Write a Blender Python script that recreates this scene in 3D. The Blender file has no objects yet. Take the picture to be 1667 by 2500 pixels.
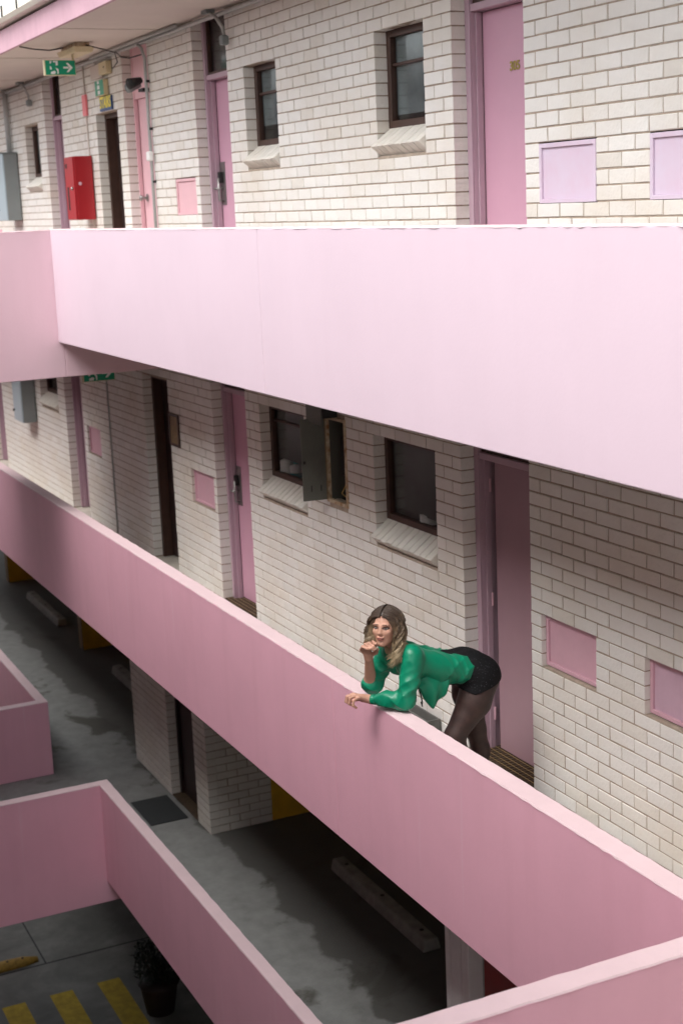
import bpy, bmesh, math, random
import numpy as np
from mathutils import Vector, Matrix
random.seed(7); rng = np.random.default_rng(7)
sc = bpy.context.scene
col = sc.collection

# ------------------------------------------------------------------ camera
CAM = Vector((8.0, -4.9, 3.82))
RM = Matrix(((0.4298113, -0.1676892, 0.88721056), (0.90191224, 0.12611752, -0.41309645), (-0.04262098, 0.97773959, 0.20544768)))
FPX = 3603.04                                   # focal length in pixels of the 1667 x 2500 photograph
cd = bpy.data.cameras.new('camera'); cam = bpy.data.objects.new('camera', cd); col.objects.link(cam)
cam.matrix_world = Matrix.Translation(CAM) @ RM.to_4x4()
cd.sensor_fit = 'VERTICAL'; cd.sensor_height = 36; cd.sensor_width = 24; cd.lens = FPX / 2500 * 36
cd.clip_start = 0.05; cd.clip_end = 2000
cd.dof.use_dof = True; cd.dof.focus_distance = 8.6; cd.dof.aperture_fstop = 2.8
sc.camera = cam
# ------------------------------------------------------------------ sky and sun (overcast)
w = bpy.data.worlds.new('World'); sc.world = w; w.use_nodes = True
nt = w.node_tree; nt.nodes.clear()
sky = nt.nodes.new('ShaderNodeTexSky'); sky.sky_type = 'NISHITA'; sky.sun_disc = False
sky.sun_elevation = math.radians(55); sky.sun_rotation = math.radians(165); sky.air_density = 1.0; sky.dust_density = 4.0
hsv = nt.nodes.new('ShaderNodeHueSaturation'); hsv.inputs['Saturation'].default_value = 0.22
bg = nt.nodes.new('ShaderNodeBackground'); bg.inputs['Strength'].default_value = 0.15
wo = nt.nodes.new('ShaderNodeOutputWorld')
nt.links.new(sky.outputs[0], hsv.inputs['Color']); nt.links.new(hsv.outputs[0], bg.inputs['Color']); nt.links.new(bg.outputs[0], wo.inputs[0])
sd = bpy.data.lights.new('sun', 'SUN'); sun = bpy.data.objects.new('sun', sd); col.objects.link(sun)
sd.energy = 0.52; sd.angle = math.radians(40); sd.color = (1.0, 0.97, 0.93)
el, az = math.radians(55), math.radians(165)
sdir = Vector((math.sin(az) * math.cos(el), math.cos(az) * math.cos(el), math.sin(el)))   # towards the sun
sun.rotation_euler = sdir.to_track_quat('Z', 'Y').to_euler()
sc.view_settings.view_transform = 'Standard'; sc.view_settings.look = 'None'; sc.view_settings.gamma = 1.0
sc.view_settings.use_curve_mapping = False
sc.view_settings.exposure = 1.47
sc.render.engine = 'CYCLES'
sc.cycles.use_denoising = True
sc.cycles.max_bounces = 10; sc.cycles.diffuse_bounces = 7

# ------------------------------------------------------------------ measures (metres)
Z2, Z3, ZD, ZL = 0.0, 2.88, -2.88, -5.76       # walkway floors, parking deck, lower ground
YP = -1.123; PT = 0.122                        # outer face and thickness of the parapets
YO = -4.93                                     # parapet face of the opposite side
BL, CH = 0.24, 0.0866                          # brick + joint

# ------------------------------------------------------------------ materials
def mat(name, base, rough=0.6, var=0.0, scale=6.0, bump=0.0, bscale=60.0, col2=None, metal=0.0, rand=0.0, spec=0.5, streak=0.0, coat=0.0):
    m = bpy.data.materials.new(name); m.use_nodes = True
    n = m.node_tree; L = n.links; P = n.nodes['Principled BSDF']
    P.inputs['Roughness'].default_value = rough; P.inputs['Metallic'].default_value = metal
    P.inputs['Specular IOR Level'].default_value = spec
    if coat: P.inputs['Coat Weight'].default_value = coat
    c1 = (*base, 1); P.inputs['Base Color'].default_value = c1
    tc = n.nodes.new('ShaderNodeTexCoord'); out = None
    if var or col2:
        no = n.nodes.new('ShaderNodeTexNoise'); no.inputs['Scale'].default_value = scale; no.inputs['Detail'].default_value = 6; no.inputs['Roughness'].default_value = 0.65
        L.new(tc.outputs['Object'], no.inputs['Vector'])
        mx = n.nodes.new('ShaderNodeMix'); mx.data_type = 'RGBA'
        c2 = col2 if col2 else tuple(max(0, b * (1 - var)) for b in base)
        mx.inputs['A'].default_value = c1; mx.inputs['B'].default_value = (*c2, 1)
        mr = n.nodes.new('ShaderNodeMapRange'); mr.inputs['From Min'].default_value = 0.36; mr.inputs['From Max'].default_value = 0.68
        L.new(no.outputs['Fac'], mr.inputs['Value']); L.new(mr.outputs[0], mx.inputs['Factor']); out = mx.outputs['Result']
    if streak:
        mp = n.nodes.new('ShaderNodeMapping'); mp.inputs['Scale'].default_value = (7, 7, 0.55)
        ns = n.nodes.new('ShaderNodeTexNoise'); ns.inputs['Scale'].default_value = 1.0; ns.inputs['Detail'].default_value = 5
        L.new(tc.outputs['Object'], mp.inputs['Vector']); L.new(mp.outputs[0], ns.inputs['Vector'])
        mr = n.nodes.new('ShaderNodeMapRange'); mr.inputs['From Min'].default_value = 0.5; mr.inputs['From Max'].default_value = 0.75; mr.inputs['To Max'].default_value = streak
        mx = n.nodes.new('ShaderNodeMix'); mx.data_type = 'RGBA'; mx.inputs['B'].default_value = (base[0] * .72, base[1] * .62, base[2] * .62, 1)
        if out: L.new(out, mx.inputs['A'])
        else: mx.inputs['A'].default_value = c1
        L.new(ns.outputs['Fac'], mr.inputs['Value']); L.new(mr.outputs[0], mx.inputs['Factor']); out = mx.outputs['Result']
    if rand:
        oi = n.nodes.new('ShaderNodeObjectInfo'); hs = n.nodes.new('ShaderNodeHueSaturation')
        mr = n.nodes.new('ShaderNodeMapRange'); mr.inputs['To Min'].default_value = 1 - rand; mr.inputs['To Max'].default_value = 1 + rand * 0.5
        L.new(oi.outputs['Random'], mr.inputs['Value']); L.new(mr.outputs[0], hs.inputs['Value'])
        if out: L.new(out, hs.inputs['Color'])
        else: hs.inputs['Color'].default_value = c1
        out = hs.outputs[0]
    if out: L.new(out, P.inputs['Base Color'])
    if bump:
        nb = n.nodes.new('ShaderNodeTexNoise'); nb.inputs['Scale'].default_value = bscale; nb.inputs['Detail'].default_value = 5
        bp = n.nodes.new('ShaderNodeBump'); bp.inputs['Strength'].default_value = bump; bp.inputs['Distance'].default_value = 0.01
        L.new(tc.outputs['Object'], nb.inputs['Vector']); L.new(nb.outputs['Fac'], bp.inputs['Height']); L.new(bp.outputs[0], P.inputs['Normal'])
    return m
M = {}
M['pink'] = mat('pink_paint', (0.785, 0.42, 0.515), 0.55, 0.07, 1.1, 0.08, 38, streak=0.12)
M['highlit'] = mat('highlight_pink_paint', (0.67, 0.535, 0.61), 0.6, 0.04, 0.9, 0.06, 45, streak=0.03)  # upper parapet pink, highlight bleaching put into its colour
M['cap'] = mat('sky_lit_cap_paint', (0.71, 0.535, 0.555), 0.6, 0.06, 5, 0.15, 50)  # paler parapet tops: brightness from the sky put into the colour
M['bridgepink'] = mat('bridge_pink_paint', (0.74, 0.52, 0.575), 0.6, 0.03, 1.3, 0.08, 45, streak=0.08)
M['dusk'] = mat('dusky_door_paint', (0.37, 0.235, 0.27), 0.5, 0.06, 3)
M['fascia'] = mat('dusty_fascia_paint', (0.50, 0.30, 0.36), 0.6, 0.15, 2.5, 0.1, 40, streak=.25)
M['facade'] = mat('dull_facade', (0.52, 0.48, 0.44), 0.8, 0.2, 1.5)
M['brick'] = mat('white_brick', (0.755, 0.745, 0.705), 0.55, 0.06, 9, 0.35, 40, rand=0.045)
M['brickb'] = mat('cream_brick', (0.73, 0.705, 0.645), 0.6, 0.10, 9, 0.35, 40, rand=0.06)
M['mortar'] = mat('mortar', (0.43, 0.355, 0.28), 0.9, 0.35, 14, 0.3, 80)
for nm in ('brick', 'brickb'):                    # tan weathering that drifts across whole walls
    n = M[nm].node_tree; L = n.links; P = n.nodes['Principled BSDF']; src = P.inputs['Base Color'].links[0].from_socket
    ge = n.nodes.new('ShaderNodeNewGeometry'); mp = n.nodes.new('ShaderNodeMapping'); mp.inputs['Scale'].default_value = (.9, .9, 1.5); no = n.nodes.new('ShaderNodeTexNoise'); no.inputs['Scale'].default_value = 1.0; no.inputs['Detail'].default_value = 5
    mr = n.nodes.new('ShaderNodeMapRange'); mr.inputs['From Min'].default_value = .45; mr.inputs['From Max'].default_value = .72; mr.inputs['To Max'].default_value = .55
    mx = n.nodes.new('ShaderNodeMix'); mx.data_type = 'RGBA'; mx.inputs['B'].default_value = (.60, .53, .43, 1)
    L.new(ge.outputs['Position'], mp.inputs['Vector']); L.new(mp.outputs[0], no.inputs['Vector']); L.new(no.outputs['Fac'], mr.inputs['Value']); L.new(mr.outputs[0], mx.inputs['Factor']); L.new(src, mx.inputs['A']); L.new(mx.outputs['Result'], P.inputs['Base Color'])
for nm in ('pink',):                      # pale paint runs
    n = M[nm].node_tree; L = n.links; P = n.nodes['Principled BSDF']; src = P.inputs['Base Color'].links[0].from_socket
    tc = n.nodes.new('ShaderNodeTexCoord'); mp = n.nodes.new('ShaderNodeMapping'); mp.inputs['Scale'].default_value = (16, 16, .45); no = n.nodes.new('ShaderNodeTexNoise'); no.inputs['Scale'].default_value = 1.0; no.inputs['Detail'].default_value = 3
    mr = n.nodes.new('ShaderNodeMapRange'); mr.inputs['From Min'].default_value = .66; mr.inputs['From Max'].default_value = .74; mr.inputs['To Max'].default_value = .22
    mx = n.nodes.new('ShaderNodeMix'); mx.data_type = 'RGBA'; mx.inputs['B'].default_value = (.80, .62, .67, 1)
    L.new(tc.outputs['Object'], mp.inputs['Vector']); L.new(mp.outputs[0], no.inputs['Vector']); L.new(no.outputs['Fac'], mr.inputs['Value']); L.new(mr.outputs[0], mx.inputs['Factor']); L.new(src, mx.inputs['A']); L.new(mx.outputs['Result'], P.inputs['Base Color'])
M['doorpink'] = mat('door_pink', (0.585, 0.33, 0.43), 0.45, 0.05, 2, 0.04, 30)
M['frame'] = mat('frame_mauve', (0.45, 0.315, 0.375), 0.45, 0.08, 5, 0.05, 40)
M['lilac'] = mat('lilac_panel', (0.63, 0.545, 0.655), 0.5, 0.08, 4, 0.05, 30, col2=(0.63, 0.49, 0.60))
M['rose'] = mat('rose_panel', (0.64, 0.39, 0.46), 0.5, 0.08, 5, 0.06, 40)
M['paleflake'] = mat('flaking_panel', (0.58, 0.40, 0.49), 0.6, 0.1, 5, 0.3, 50, streak=0.3)
M['narrow'] = mat('pale_pink_door', (0.72, 0.45, 0.49), 0.5, 0.06, 3, 0.04, 40)
M['brown'] = mat('brown_timber', (0.065, 0.03, 0.02), 0.5, 0.3, 8)
M['dark'] = mat('dark_brown_door', (0.028, 0.013, 0.011), 0.5, 0.3, 6)
M['black'] = mat('black', (0.012, 0.012, 0.012), 0.6)
M['soffit'] = mat('soffit_paint', (0.62, 0.55, 0.50), 0.7, 0.08, 1.5, 0.06, 30)
M['slab'] = mat('slab_concrete', (0.58, 0.54, 0.46), 0.8, 0.3, 4, 0.15, 40)
M['cream'] = mat('cream_gutter', (0.74, 0.71, 0.62), 0.5, 0.1, 6)
M['tile'] = mat('grey_tile', (0.36, 0.37, 0.35), 0.6, 0.2, 14, 0.1, 90, rand=0.08)
M['rib'] = mat('ribbed_mat', (0.085, 0.055, 0.03), 0.9, 0.4, 30, 0.3, 90)
M['steel'] = mat('steel', (0.35, 0.34, 0.33), 0.35, metal=0.85)
M['greybox'] = mat('grey_enamel', (0.20, 0.225, 0.225), 0.45, 0.12, 3, 0.04, 30)
M['bluebox'] = mat('blue_grey_enamel', (0.34, 0.42, 0.46), 0.4, 0.1, 3, 0.04, 30)
M['olive'] = mat('olive_enamel', (0.115, 0.12, 0.10), 0.5, 0.2, 5, 0.05, 30)
M['redbox'] = mat('red_enamel', (0.33, 0.010, 0.016), 0.35, 0.08, 3)
M['green'] = mat('sign_green', (0.0, 0.27, 0.14), 0.35)
M['white'] = mat('white_plastic', (0.78, 0.78, 0.76), 0.45)
M['ivory'] = mat('ivory_plastic', (0.62, 0.53, 0.33), 0.45, 0.1, 10)
M['blue'] = mat('sign_blue', (0.012, 0.055, 0.20), 0.4)
M['yellowl'] = mat('sign_yellow', (0.75, 0.62, 0.03), 0.4)
M['strip'] = mat('pink_strip', (0.80, 0.22, 0.24), 0.5)
M['conduit'] = mat('grey_conduit', (0.42, 0.43, 0.42), 0.5, 0.15, 10)
M['cable'] = mat('dark_cable', (0.03, 0.03, 0.03), 0.6)
M['gold'] = mat('brass', (0.55, 0.40, 0.16), 0.35, metal=0.8)
M['numeral'] = mat('numeral_gold', (0.34, 0.26, 0.06), 0.35, metal=0.3)
M['yellow'] = mat('yellow_paint', (0.74, 0.42, 0.015), 0.7, 0.2, 4, 0.1, 40)
M['line'] = mat('yellow_line', (0.56, 0.39, 0.03), 0.8, 0.35, 9, 0.1, 60)
M['stop'] = mat('wheel_stop_concrete', (0.36, 0.36, 0.33), 0.8, 0.35, 9, 0.3, 60)
M['bump'] = mat('yellow_rubber', (0.50, 0.30, 0.05), 0.7, 0.5, 18, 0.2, 60)
M['rubber'] = mat('black_rubber', (0.028, 0.032, 0.033), 0.8, 0.2, 20, 0.3, 150)
M['ribwhite'] = mat('ribbed_white_metal', (0.80, 0.79, 0.78), 0.45, 0.1, 5)
M['redwall'] = mat('red_paint', (0.33, 0.012, 0.012), 0.5, 0.15, 4)
M['rust'] = mat('cream_rusted_frame', (0.62, 0.55, 0.40), 0.6, scale=16, col2=(0.30, 0.15, 0.05))
M['dim_pane_backing'] = mat('dim_pane_backing', (0.095, 0.103, 0.099), 0.9, 0.4, 3)
M['pane_backing'] = mat('reflection_grey', (0.20, 0.23, 0.238), 0.9, 0.5, 2.2, col2=(0.085, 0.10, 0.104))  # pane reflection put into the colour of a backing sheet
M['teal'] = mat('teal_plastic', (0.02, 0.28, 0.30), 0.5)
M['ochre'] = mat('brown_louvre', (0.30, 0.20, 0.10), 0.6, 0.4, 14)
M['carton'] = mat('grey_carton', (0.13, 0.127, 0.118), 0.8, 0.2, 8)
M['grime'] = mat('grimy_joint', (0.15, 0.125, 0.10), 0.9)
M['inside'] = mat('room_dark', (0.06, 0.06, 0.06), 0.9)
M['leaf'] = mat('shade_dark_leaf', (0.014, 0.022, 0.011), 0.6, 0.3, 10, rand=0.3)  # leaves darkened in colour for the shadow they stand in
M['pot'] = mat('shade_dark_clay', (0.02, 0.008, 0.007), 0.7, 0.2, 8)  # shadow under the parapet put into the pot colour
def concrete(name, a, b_, scale, lo, hi):
    m = mat(name, a, 0.75, 0.25, 5, 0.12, 40); n = m.node_tree; L = n.links; P = n.nodes['Principled BSDF']
    src = P.inputs['Base Color'].links[0].from_socket
    tc = n.nodes.new('ShaderNodeTexCoord'); no = n.nodes.new('ShaderNodeTexNoise'); no.inputs['Scale'].default_value = scale; no.inputs['Detail'].default_value = 9; no.inputs['Roughness'].default_value = 0.6
    no.inputs['Distortion'].default_value = 0.6
    L.new(tc.outputs['Object'], no.inputs['Vector'])
    mr = n.nodes.new('ShaderNodeMapRange'); mr.inputs['From Min'].default_value = lo; mr.inputs['From Max'].default_value = hi
    mx = n.nodes.new('ShaderNodeMix'); mx.data_type = 'RGBA'; mx.inputs['B'].default_value = (*b_, 1)
    L.new(no.outputs['Fac'], mr.inputs['Value']); L.new(mr.outputs[0], mx.inputs['Factor']); L.new(src, mx.inputs['A']); L.new(mx.outputs['Result'], P.inputs['Base Color'])
    m['mr'] = 1
    return m
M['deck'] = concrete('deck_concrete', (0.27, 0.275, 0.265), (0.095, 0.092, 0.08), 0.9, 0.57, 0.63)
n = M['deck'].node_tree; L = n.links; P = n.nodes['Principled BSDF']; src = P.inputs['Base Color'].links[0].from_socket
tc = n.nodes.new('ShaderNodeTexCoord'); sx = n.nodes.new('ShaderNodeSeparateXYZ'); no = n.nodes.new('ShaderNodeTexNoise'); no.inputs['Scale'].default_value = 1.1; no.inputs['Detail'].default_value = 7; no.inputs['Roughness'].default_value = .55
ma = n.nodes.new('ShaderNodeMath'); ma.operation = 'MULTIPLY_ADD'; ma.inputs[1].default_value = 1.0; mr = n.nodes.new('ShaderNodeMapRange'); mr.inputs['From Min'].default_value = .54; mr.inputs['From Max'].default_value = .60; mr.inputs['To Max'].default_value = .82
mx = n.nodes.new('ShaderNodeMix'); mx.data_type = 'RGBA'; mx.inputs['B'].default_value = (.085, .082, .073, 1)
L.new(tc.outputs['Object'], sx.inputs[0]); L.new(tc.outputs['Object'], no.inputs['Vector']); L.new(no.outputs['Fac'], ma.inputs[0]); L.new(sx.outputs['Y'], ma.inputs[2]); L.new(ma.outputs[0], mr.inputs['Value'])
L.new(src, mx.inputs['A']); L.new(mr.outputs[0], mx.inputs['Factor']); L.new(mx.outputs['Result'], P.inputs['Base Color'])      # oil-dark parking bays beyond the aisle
M['lower'] = concrete('lower_concrete', (0.24, 0.24, 0.22), (0.13, 0.13, 0.12), 1.1, 0.45, 0.7)
# glass: partly see-through, partly mirror
g = bpy.data.materials.new('window_glass'); g.use_nodes = True; n = g.node_tree; n.nodes.clear()
o_ = n.nodes.new('ShaderNodeOutputMaterial'); mx = n.nodes.new('ShaderNodeMixShader'); fr = n.nodes.new('ShaderNodeFresnel'); fr.inputs[0].default_value = 1.5
tr = n.nodes.new('ShaderNodeBsdfTransparent'); tr.inputs[0].default_value = (0.93, 0.955, 0.955, 1); gl = n.nodes.new('ShaderNodeBsdfGlossy'); gl.inputs['Roughness'].default_value = 0.12
mx.inputs[0].default_value = 0.09; n.nodes.remove(fr); n.links.new(tr.outputs[0], mx.inputs[1]); n.links.new(gl.outputs[0], mx.inputs[2]); n.links.new(mx.outputs[0], o_.inputs[0]); M['glass'] = g

# ------------------------------------------------------------------ building blocks
BASE = {}
class MB:
    def __init__(s): s.v = []; s.f = []
    def box(s, x0, x1, y0, y1, z0, z1):
        b = len(s.v); s.v += [(x, y, z) for z in (z0, z1) for y in (y0, y1) for x in (x0, x1)]
        s.f += [tuple(b + i for i in q) for q in ((0, 2, 3, 1), (4, 5, 7, 6), (0, 1, 5, 4), (2, 6, 7, 3), (0, 4, 6, 2), (1, 3, 7, 5))]; return s
    def hexa(s, p):                              # 8 points, order as box
        b = len(s.v); s.v += [tuple(q) for q in p]
        s.f += [tuple(b + i for i in q) for q in ((0, 2, 3, 1), (4, 5, 7, 6), (0, 1, 5, 4), (2, 6, 7, 3), (0, 4, 6, 2), (1, 3, 7, 5))]; return s
    def prism(s, pts, a, b_):                    # polygon swept from vector a to vector b
        k = len(s.v); n_ = len(pts); s.v += [tuple(Vector(p) + Vector(a)) for p in pts] + [tuple(Vector(p) + Vector(b_)) for p in pts]
        s.f += [tuple(k + i for i in range(n_))[::-1], tuple(k + n_ + i for i in range(n_))]
        s.f += [(k + i, k + (i + 1) % n_, k + n_ + (i + 1) % n_, k + n_ + i) for i in range(n_)]; return s
    def tube(s, pts, r, seg=8, cap=True):
        pts = [Vector(p) for p in pts]; rs = r if isinstance(r, (list, tuple)) else [r] * len(pts); k = len(s.v)
        for i, p in enumerate(pts):
            d = (pts[min(i + 1, len(pts) - 1)] - pts[max(i - 1, 0)]).normalized(); a = Vector((0, 0, 1)) if abs(d.z) < .9 else Vector((1, 0, 0))
            u = d.cross(a).normalized(); v = d.cross(u)
            for j in range(seg):
                t = 2 * math.pi * j / seg; s.v.append(tuple(p + rs[i] * (u * math.cos(t) + v * math.sin(t))))
        for i in range(len(pts) - 1):
            for j in range(seg):
                a0, a1 = k + i * seg + j, k + i * seg + (j + 1) % seg; s.f.append((a0, a1, a1 + seg, a0 + seg))
        if cap: s.f += [tuple(k + j for j in range(seg))[::-1], tuple(k + (len(pts) - 1) * seg + j for j in range(seg))]
        return s
def mesh(name, v, f, bevel=0, smooth=False, seg=1):
    me = bpy.data.meshes.new(name); me.from_pydata(v, [], f); me.update()
    bm = bmesh.new(); bm.from_mesh(me); bmesh.ops.recalc_face_normals(bm, faces=bm.faces)
    if bevel: bmesh.ops.bevel(bm, geom=[e for e in bm.edges if e.calc_face_angle(0) > .5], offset=bevel, segments=seg, affect='EDGES', profile=.5)
    bm.to_mesh(me); bm.free()
    if smooth: me.polygons.foreach_set('use_smooth', [True] * len(me.polygons))
    return me
def obj(name, mb, m, parent=None, bevel=0, smooth=False, label=None, cat=None, group=None, kind=None, base=None, seg=1):
    if parent is not None: b = BASE[parent.name]
    elif base is not None: b = Vector(base)
    else:
        a = np.array(mb.v); b = Vector(((a[:, 0].min() + a[:, 0].max()) / 2, (a[:, 1].min() + a[:, 1].max()) / 2, a[:, 2].min()))
    me = mesh(name, [tuple(Vector(p) - b) for p in mb.v], mb.f, bevel, smooth, seg)
    me.materials.append(M[m] if isinstance(m, str) else m)
    o = bpy.data.objects.new(name, me); col.objects.link(o); BASE[o.name] = b
    if parent is not None: o.parent = parent
    else: o.location = b
    return tag(o, label, cat, group, kind)
def tag(o, label=None, cat=None, group=None, kind=None):
    for k, v in (('label', label), ('category', cat), ('group', group), ('kind', kind)):
        if v: o[k] = v
    return o
def thing(name, base, label, cat, group=None):
    o = bpy.data.objects.new(name, None); col.objects.link(o); o.location = base; BASE[o.name] = Vector(base); o.empty_display_size = .1
    return tag(o, label, cat, group)
def B(*a): return MB().box(*a)
def text_mesh(s, size, width=None):
    cu = bpy.data.curves.new('t', 'FONT'); cu.body = s; cu.size = size; cu.align_x = 'CENTER'; cu.align_y = 'CENTER'; cu.extrude = 0.001; cu.offset = size * 0.035
    o = bpy.data.objects.new('t', cu); col.objects.link(o); dg = bpy.context.evaluated_depsgraph_get(); me = bpy.data.meshes.new_from_object(o.evaluated_get(dg))
    bpy.data.objects.remove(o); v = np.array([p.co[:] for p in me.vertices]); f = [tuple(p.vertices) for p in me.polygons]
    if width: v[:, 0] *= width / (v[:, 0].max() - v[:, 0].min())
    return v, f
def put_text(name, s, size, at, m, parent, width=None, normal='-Y'):
    v, f = text_mesh(s, size, width); mb = MB()
    mb.v = [(at[0] + p[0], at[1] - p[2], at[2] + p[1]) if normal == '-Y' else (at[0] + p[2], at[1] + p[0], at[2] + p[1]) for p in v]; mb.f = f
    return obj(name, mb, m, parent)

# ------------------------------------------------------------------ the setting
def struct(name, mb, m, **k): return obj(name, mb, m, kind='structure', **k)
struct('lower_ground', B(-60, 60, -60, 60, ZL - .3, ZL), 'lower')
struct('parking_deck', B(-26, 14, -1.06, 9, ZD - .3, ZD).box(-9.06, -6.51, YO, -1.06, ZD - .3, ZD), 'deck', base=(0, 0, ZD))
struct('walkway_floor', B(-26, 14, -1.06, 9, Z2 - .3, Z2).box(3.55, 6.4, YO, -1.06, Z2 - .3, Z2), 'slab')
struct('walkway_floor', B(-26, 14, -1.06, 9, Z3 - .3, Z3).box(-9.06, -6.7, YO, -1.06, Z3 - .3, Z3), 'slab')
struct('inner_wall', B(-26, 14, 1.15, 1.25, Z2, 5.5), 'inside')
struct('parking_back_wall', B(-26, 14, 6, 6.2, ZL, ZD - .3).box(-26, 14, 5, 5.2, ZD, Z2 - .3), 'slab')
# unseen other side of the well behind the photographer, added to limit its light
struct('opposite_parapets', B(-26, 14, YO - PT, YO, 2.56, 3.62).box(-26, 3.5, YO - PT, YO, -.32, .78).box(6.4, 14, YO - PT, YO, -.32, .78).box(-26, -9.1, YO - PT, YO, -3.2, -2.1).box(-6.45, 14, YO - PT, YO, -3.2, -2.1), 'facade')
struct('opposite_building', B(-26, 14, -9, YO - PT - 1.05, ZL, 5.5).box(-26, 14, YO - 1.2, YO - .01, 5.5, 5.72).box(-26, 14, YO - 1.2, YO - .06, Z3 - .3, Z3).box(-26, 14, YO - 1.2, YO - .06, -.3, 0).box(-26, 14, YO - 1.2, YO - .06, ZD - .3, ZD), 'facade')
# joints in the lower concrete
struct('slab_joint', B(-12.5, -9.8, -1.16, -1.14, ZL + .003, ZL + .004).box(-9.81, -9.785, -4, 1.6, ZL + .003, ZL + .004), 'black')

# ------------------------------------------------------------------ roof over the upper walkway
rf = thing('walkway_roof', (0, -1.1, 5.5), 'flat roof over the upper walkway with pink fascia and cream gutter', 'roof')
obj('roof_slab', B(-26, 14, -1.10, 9, 5.50, 5.70), 'soffit', rf)
obj('fascia', B(-26, 14, -1.135, -1.102, 5.485, 5.705), 'fascia', rf, bevel=.004)
gut = obj('gutter', MB().prism([(0, -1.25, 5.86), (0, -1.25, 5.765), (0, -1.22, 5.73), (0, -1.10, 5.73), (0, -1.10, 5.86)], (-26, 0, 0), (14, 0, 0)), 'cream', rf)
obj('roof_sheet', MB().hexa([(-26, -1.20, 5.862), (14, -1.20, 5.862), (-26, 8, 6.6), (14, 8, 6.6), (-26, -1.20, 5.875), (14, -1.20, 5.875), (-26, 8, 6.62), (14, 8, 6.62)]), 'cream', rf)
gc = mesh('gutter_clip', *(lambda b: (b.v, b.f))(B(-.012, .012, -.012, .004, -.004, .10)))
gc.materials.append(M['black'])
for i in range(9):
    o = bpy.data.objects.new('gutter_clip', gc); col.objects.link(o); o.parent = gut; o.location = Vector((-10.4 + i * .62, -1.25, 5.768)) - BASE[rf.name]
for i in range(4):
    obj('soffit_batten', B(-11.2 + i * 2.6, -11.17 + i * 2.6, -1.09, -.02, 5.494, 5.4995), 'soffit', rf)

# ------------------------------------------------------------------ parapets
def ragged(p):
    """thin coat of paint on the top of a panel, its long edges uneven"""
    ax = 0 if p[1] - p[0] > p[3] - p[2] else 1; a0, a1 = (p[0], p[1]) if ax == 0 else (p[2], p[3]); b0, b1 = (p[2], p[3]) if ax == 0 else (p[0], p[1])
    n_ = min(260, max(4, int((a1 - a0) / .05))); mb = MB(); z0, z1 = p[5] - .003, p[5] + .005
    for i in range(n_ + 1):
        a = a0 + (a1 - a0) * i / n_; j0 = random.uniform(-.0035, .004) if random.random() < .7 else .0; j1 = random.uniform(-.003, .003)
        for b, z in ((b0 - .002 + j0, z0 + j0), (b0 + .004 + j0, z1), (b1 - .004 + j1, z1), (b1 + .002 + j1, z0)): mb.v.append((a, b, z) if ax == 0 else (b, a, z))
    for i in range(n_):
        for q in range(3): k = i * 4 + q; mb.f.append((k, k + 1, k + 5, k + 4))
    mb.f += [(0, 1, 2, 3), tuple(n_ * 4 + i for i in (3, 2, 1, 0))]
    return mb
def parapet(label, base, panels, paint='pink', caps=True):
    t = thing('balcony_parapet', base, label, 'parapet')
    for p in panels:
        e = obj('panel', B(*p), paint, t, bevel=.006, seg=2)
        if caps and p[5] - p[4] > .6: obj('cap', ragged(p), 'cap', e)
    return t
G_ = .003
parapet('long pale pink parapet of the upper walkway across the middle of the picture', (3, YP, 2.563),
        [(-6.637, -1.262, YP, YP + PT, 2.563, 3.672), (-1.262 + G_, 4.6, YP, YP + PT, 2.563, 3.672), (4.6 + G_, 14, YP, YP + PT, 2.563, 3.672)], 'highlit')
parapet('pink parapet of the upper footbridge at the left edge, with a deep beam', (-6.7, -3, 2.21),
        [(-6.637 - PT, -6.637 - .002, YO, YP + .05, 2.21, 3.670), (-6.637 - PT, -6.637 - .002, YP + .05, -.01, 2.21, 2.579)], 'bridgepink')
parapet('far side parapet of the upper footbridge hidden behind the near one', (-9.2, -3, 2.21),
        [(-9.22, -9.1, YO, YP + PT, 2.21, 3.6), (-26, -9.225, YP, YP + PT, 2.563, 3.672)])
parapet('long dusky pink parapet below the upper one that the woman leans on', (-5, YP, -.317),
        [(-26, -12.9, YP, YP + PT, -.317, .789), (-12.9 + G_, -5.497, YP, YP + PT, -.317, .789), (-5.497 + G_, -.38, YP, YP + PT, -.317, .789), (-.38 + G_, 3.49, YP, YP + PT, -.317, .789)])
parapet('pink parapet of a footbridge crossing the bottom right corner', (3.5, -3, -.317), [(3.49, 3.61, YO, YP + PT, -.317, .789), (6.4, 14, YP, YP + PT, -.317, .789)])
parapet('pink L shaped parapet round the lower opening, bottom left', (-6.4, -1.1, -3.43),
        [(-6.45, 14, YP, YP + .115, -3.19, -2.10), (-6.57, -6.452, YO, YP + .113, -3.43, -2.102), (-6.57, -6.452, YP + .113, -.2, -3.43, -3.182)])
parapet('short pink parapet end beside the parking deck at the left edge', (-9, -1.1, ZD),
        [(-9.12, -9.0, YO, YP + .113, ZD + .002, -1.95), (-26, -9.122, YP, YP + .115, ZD + .002, -1.952)])

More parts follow.
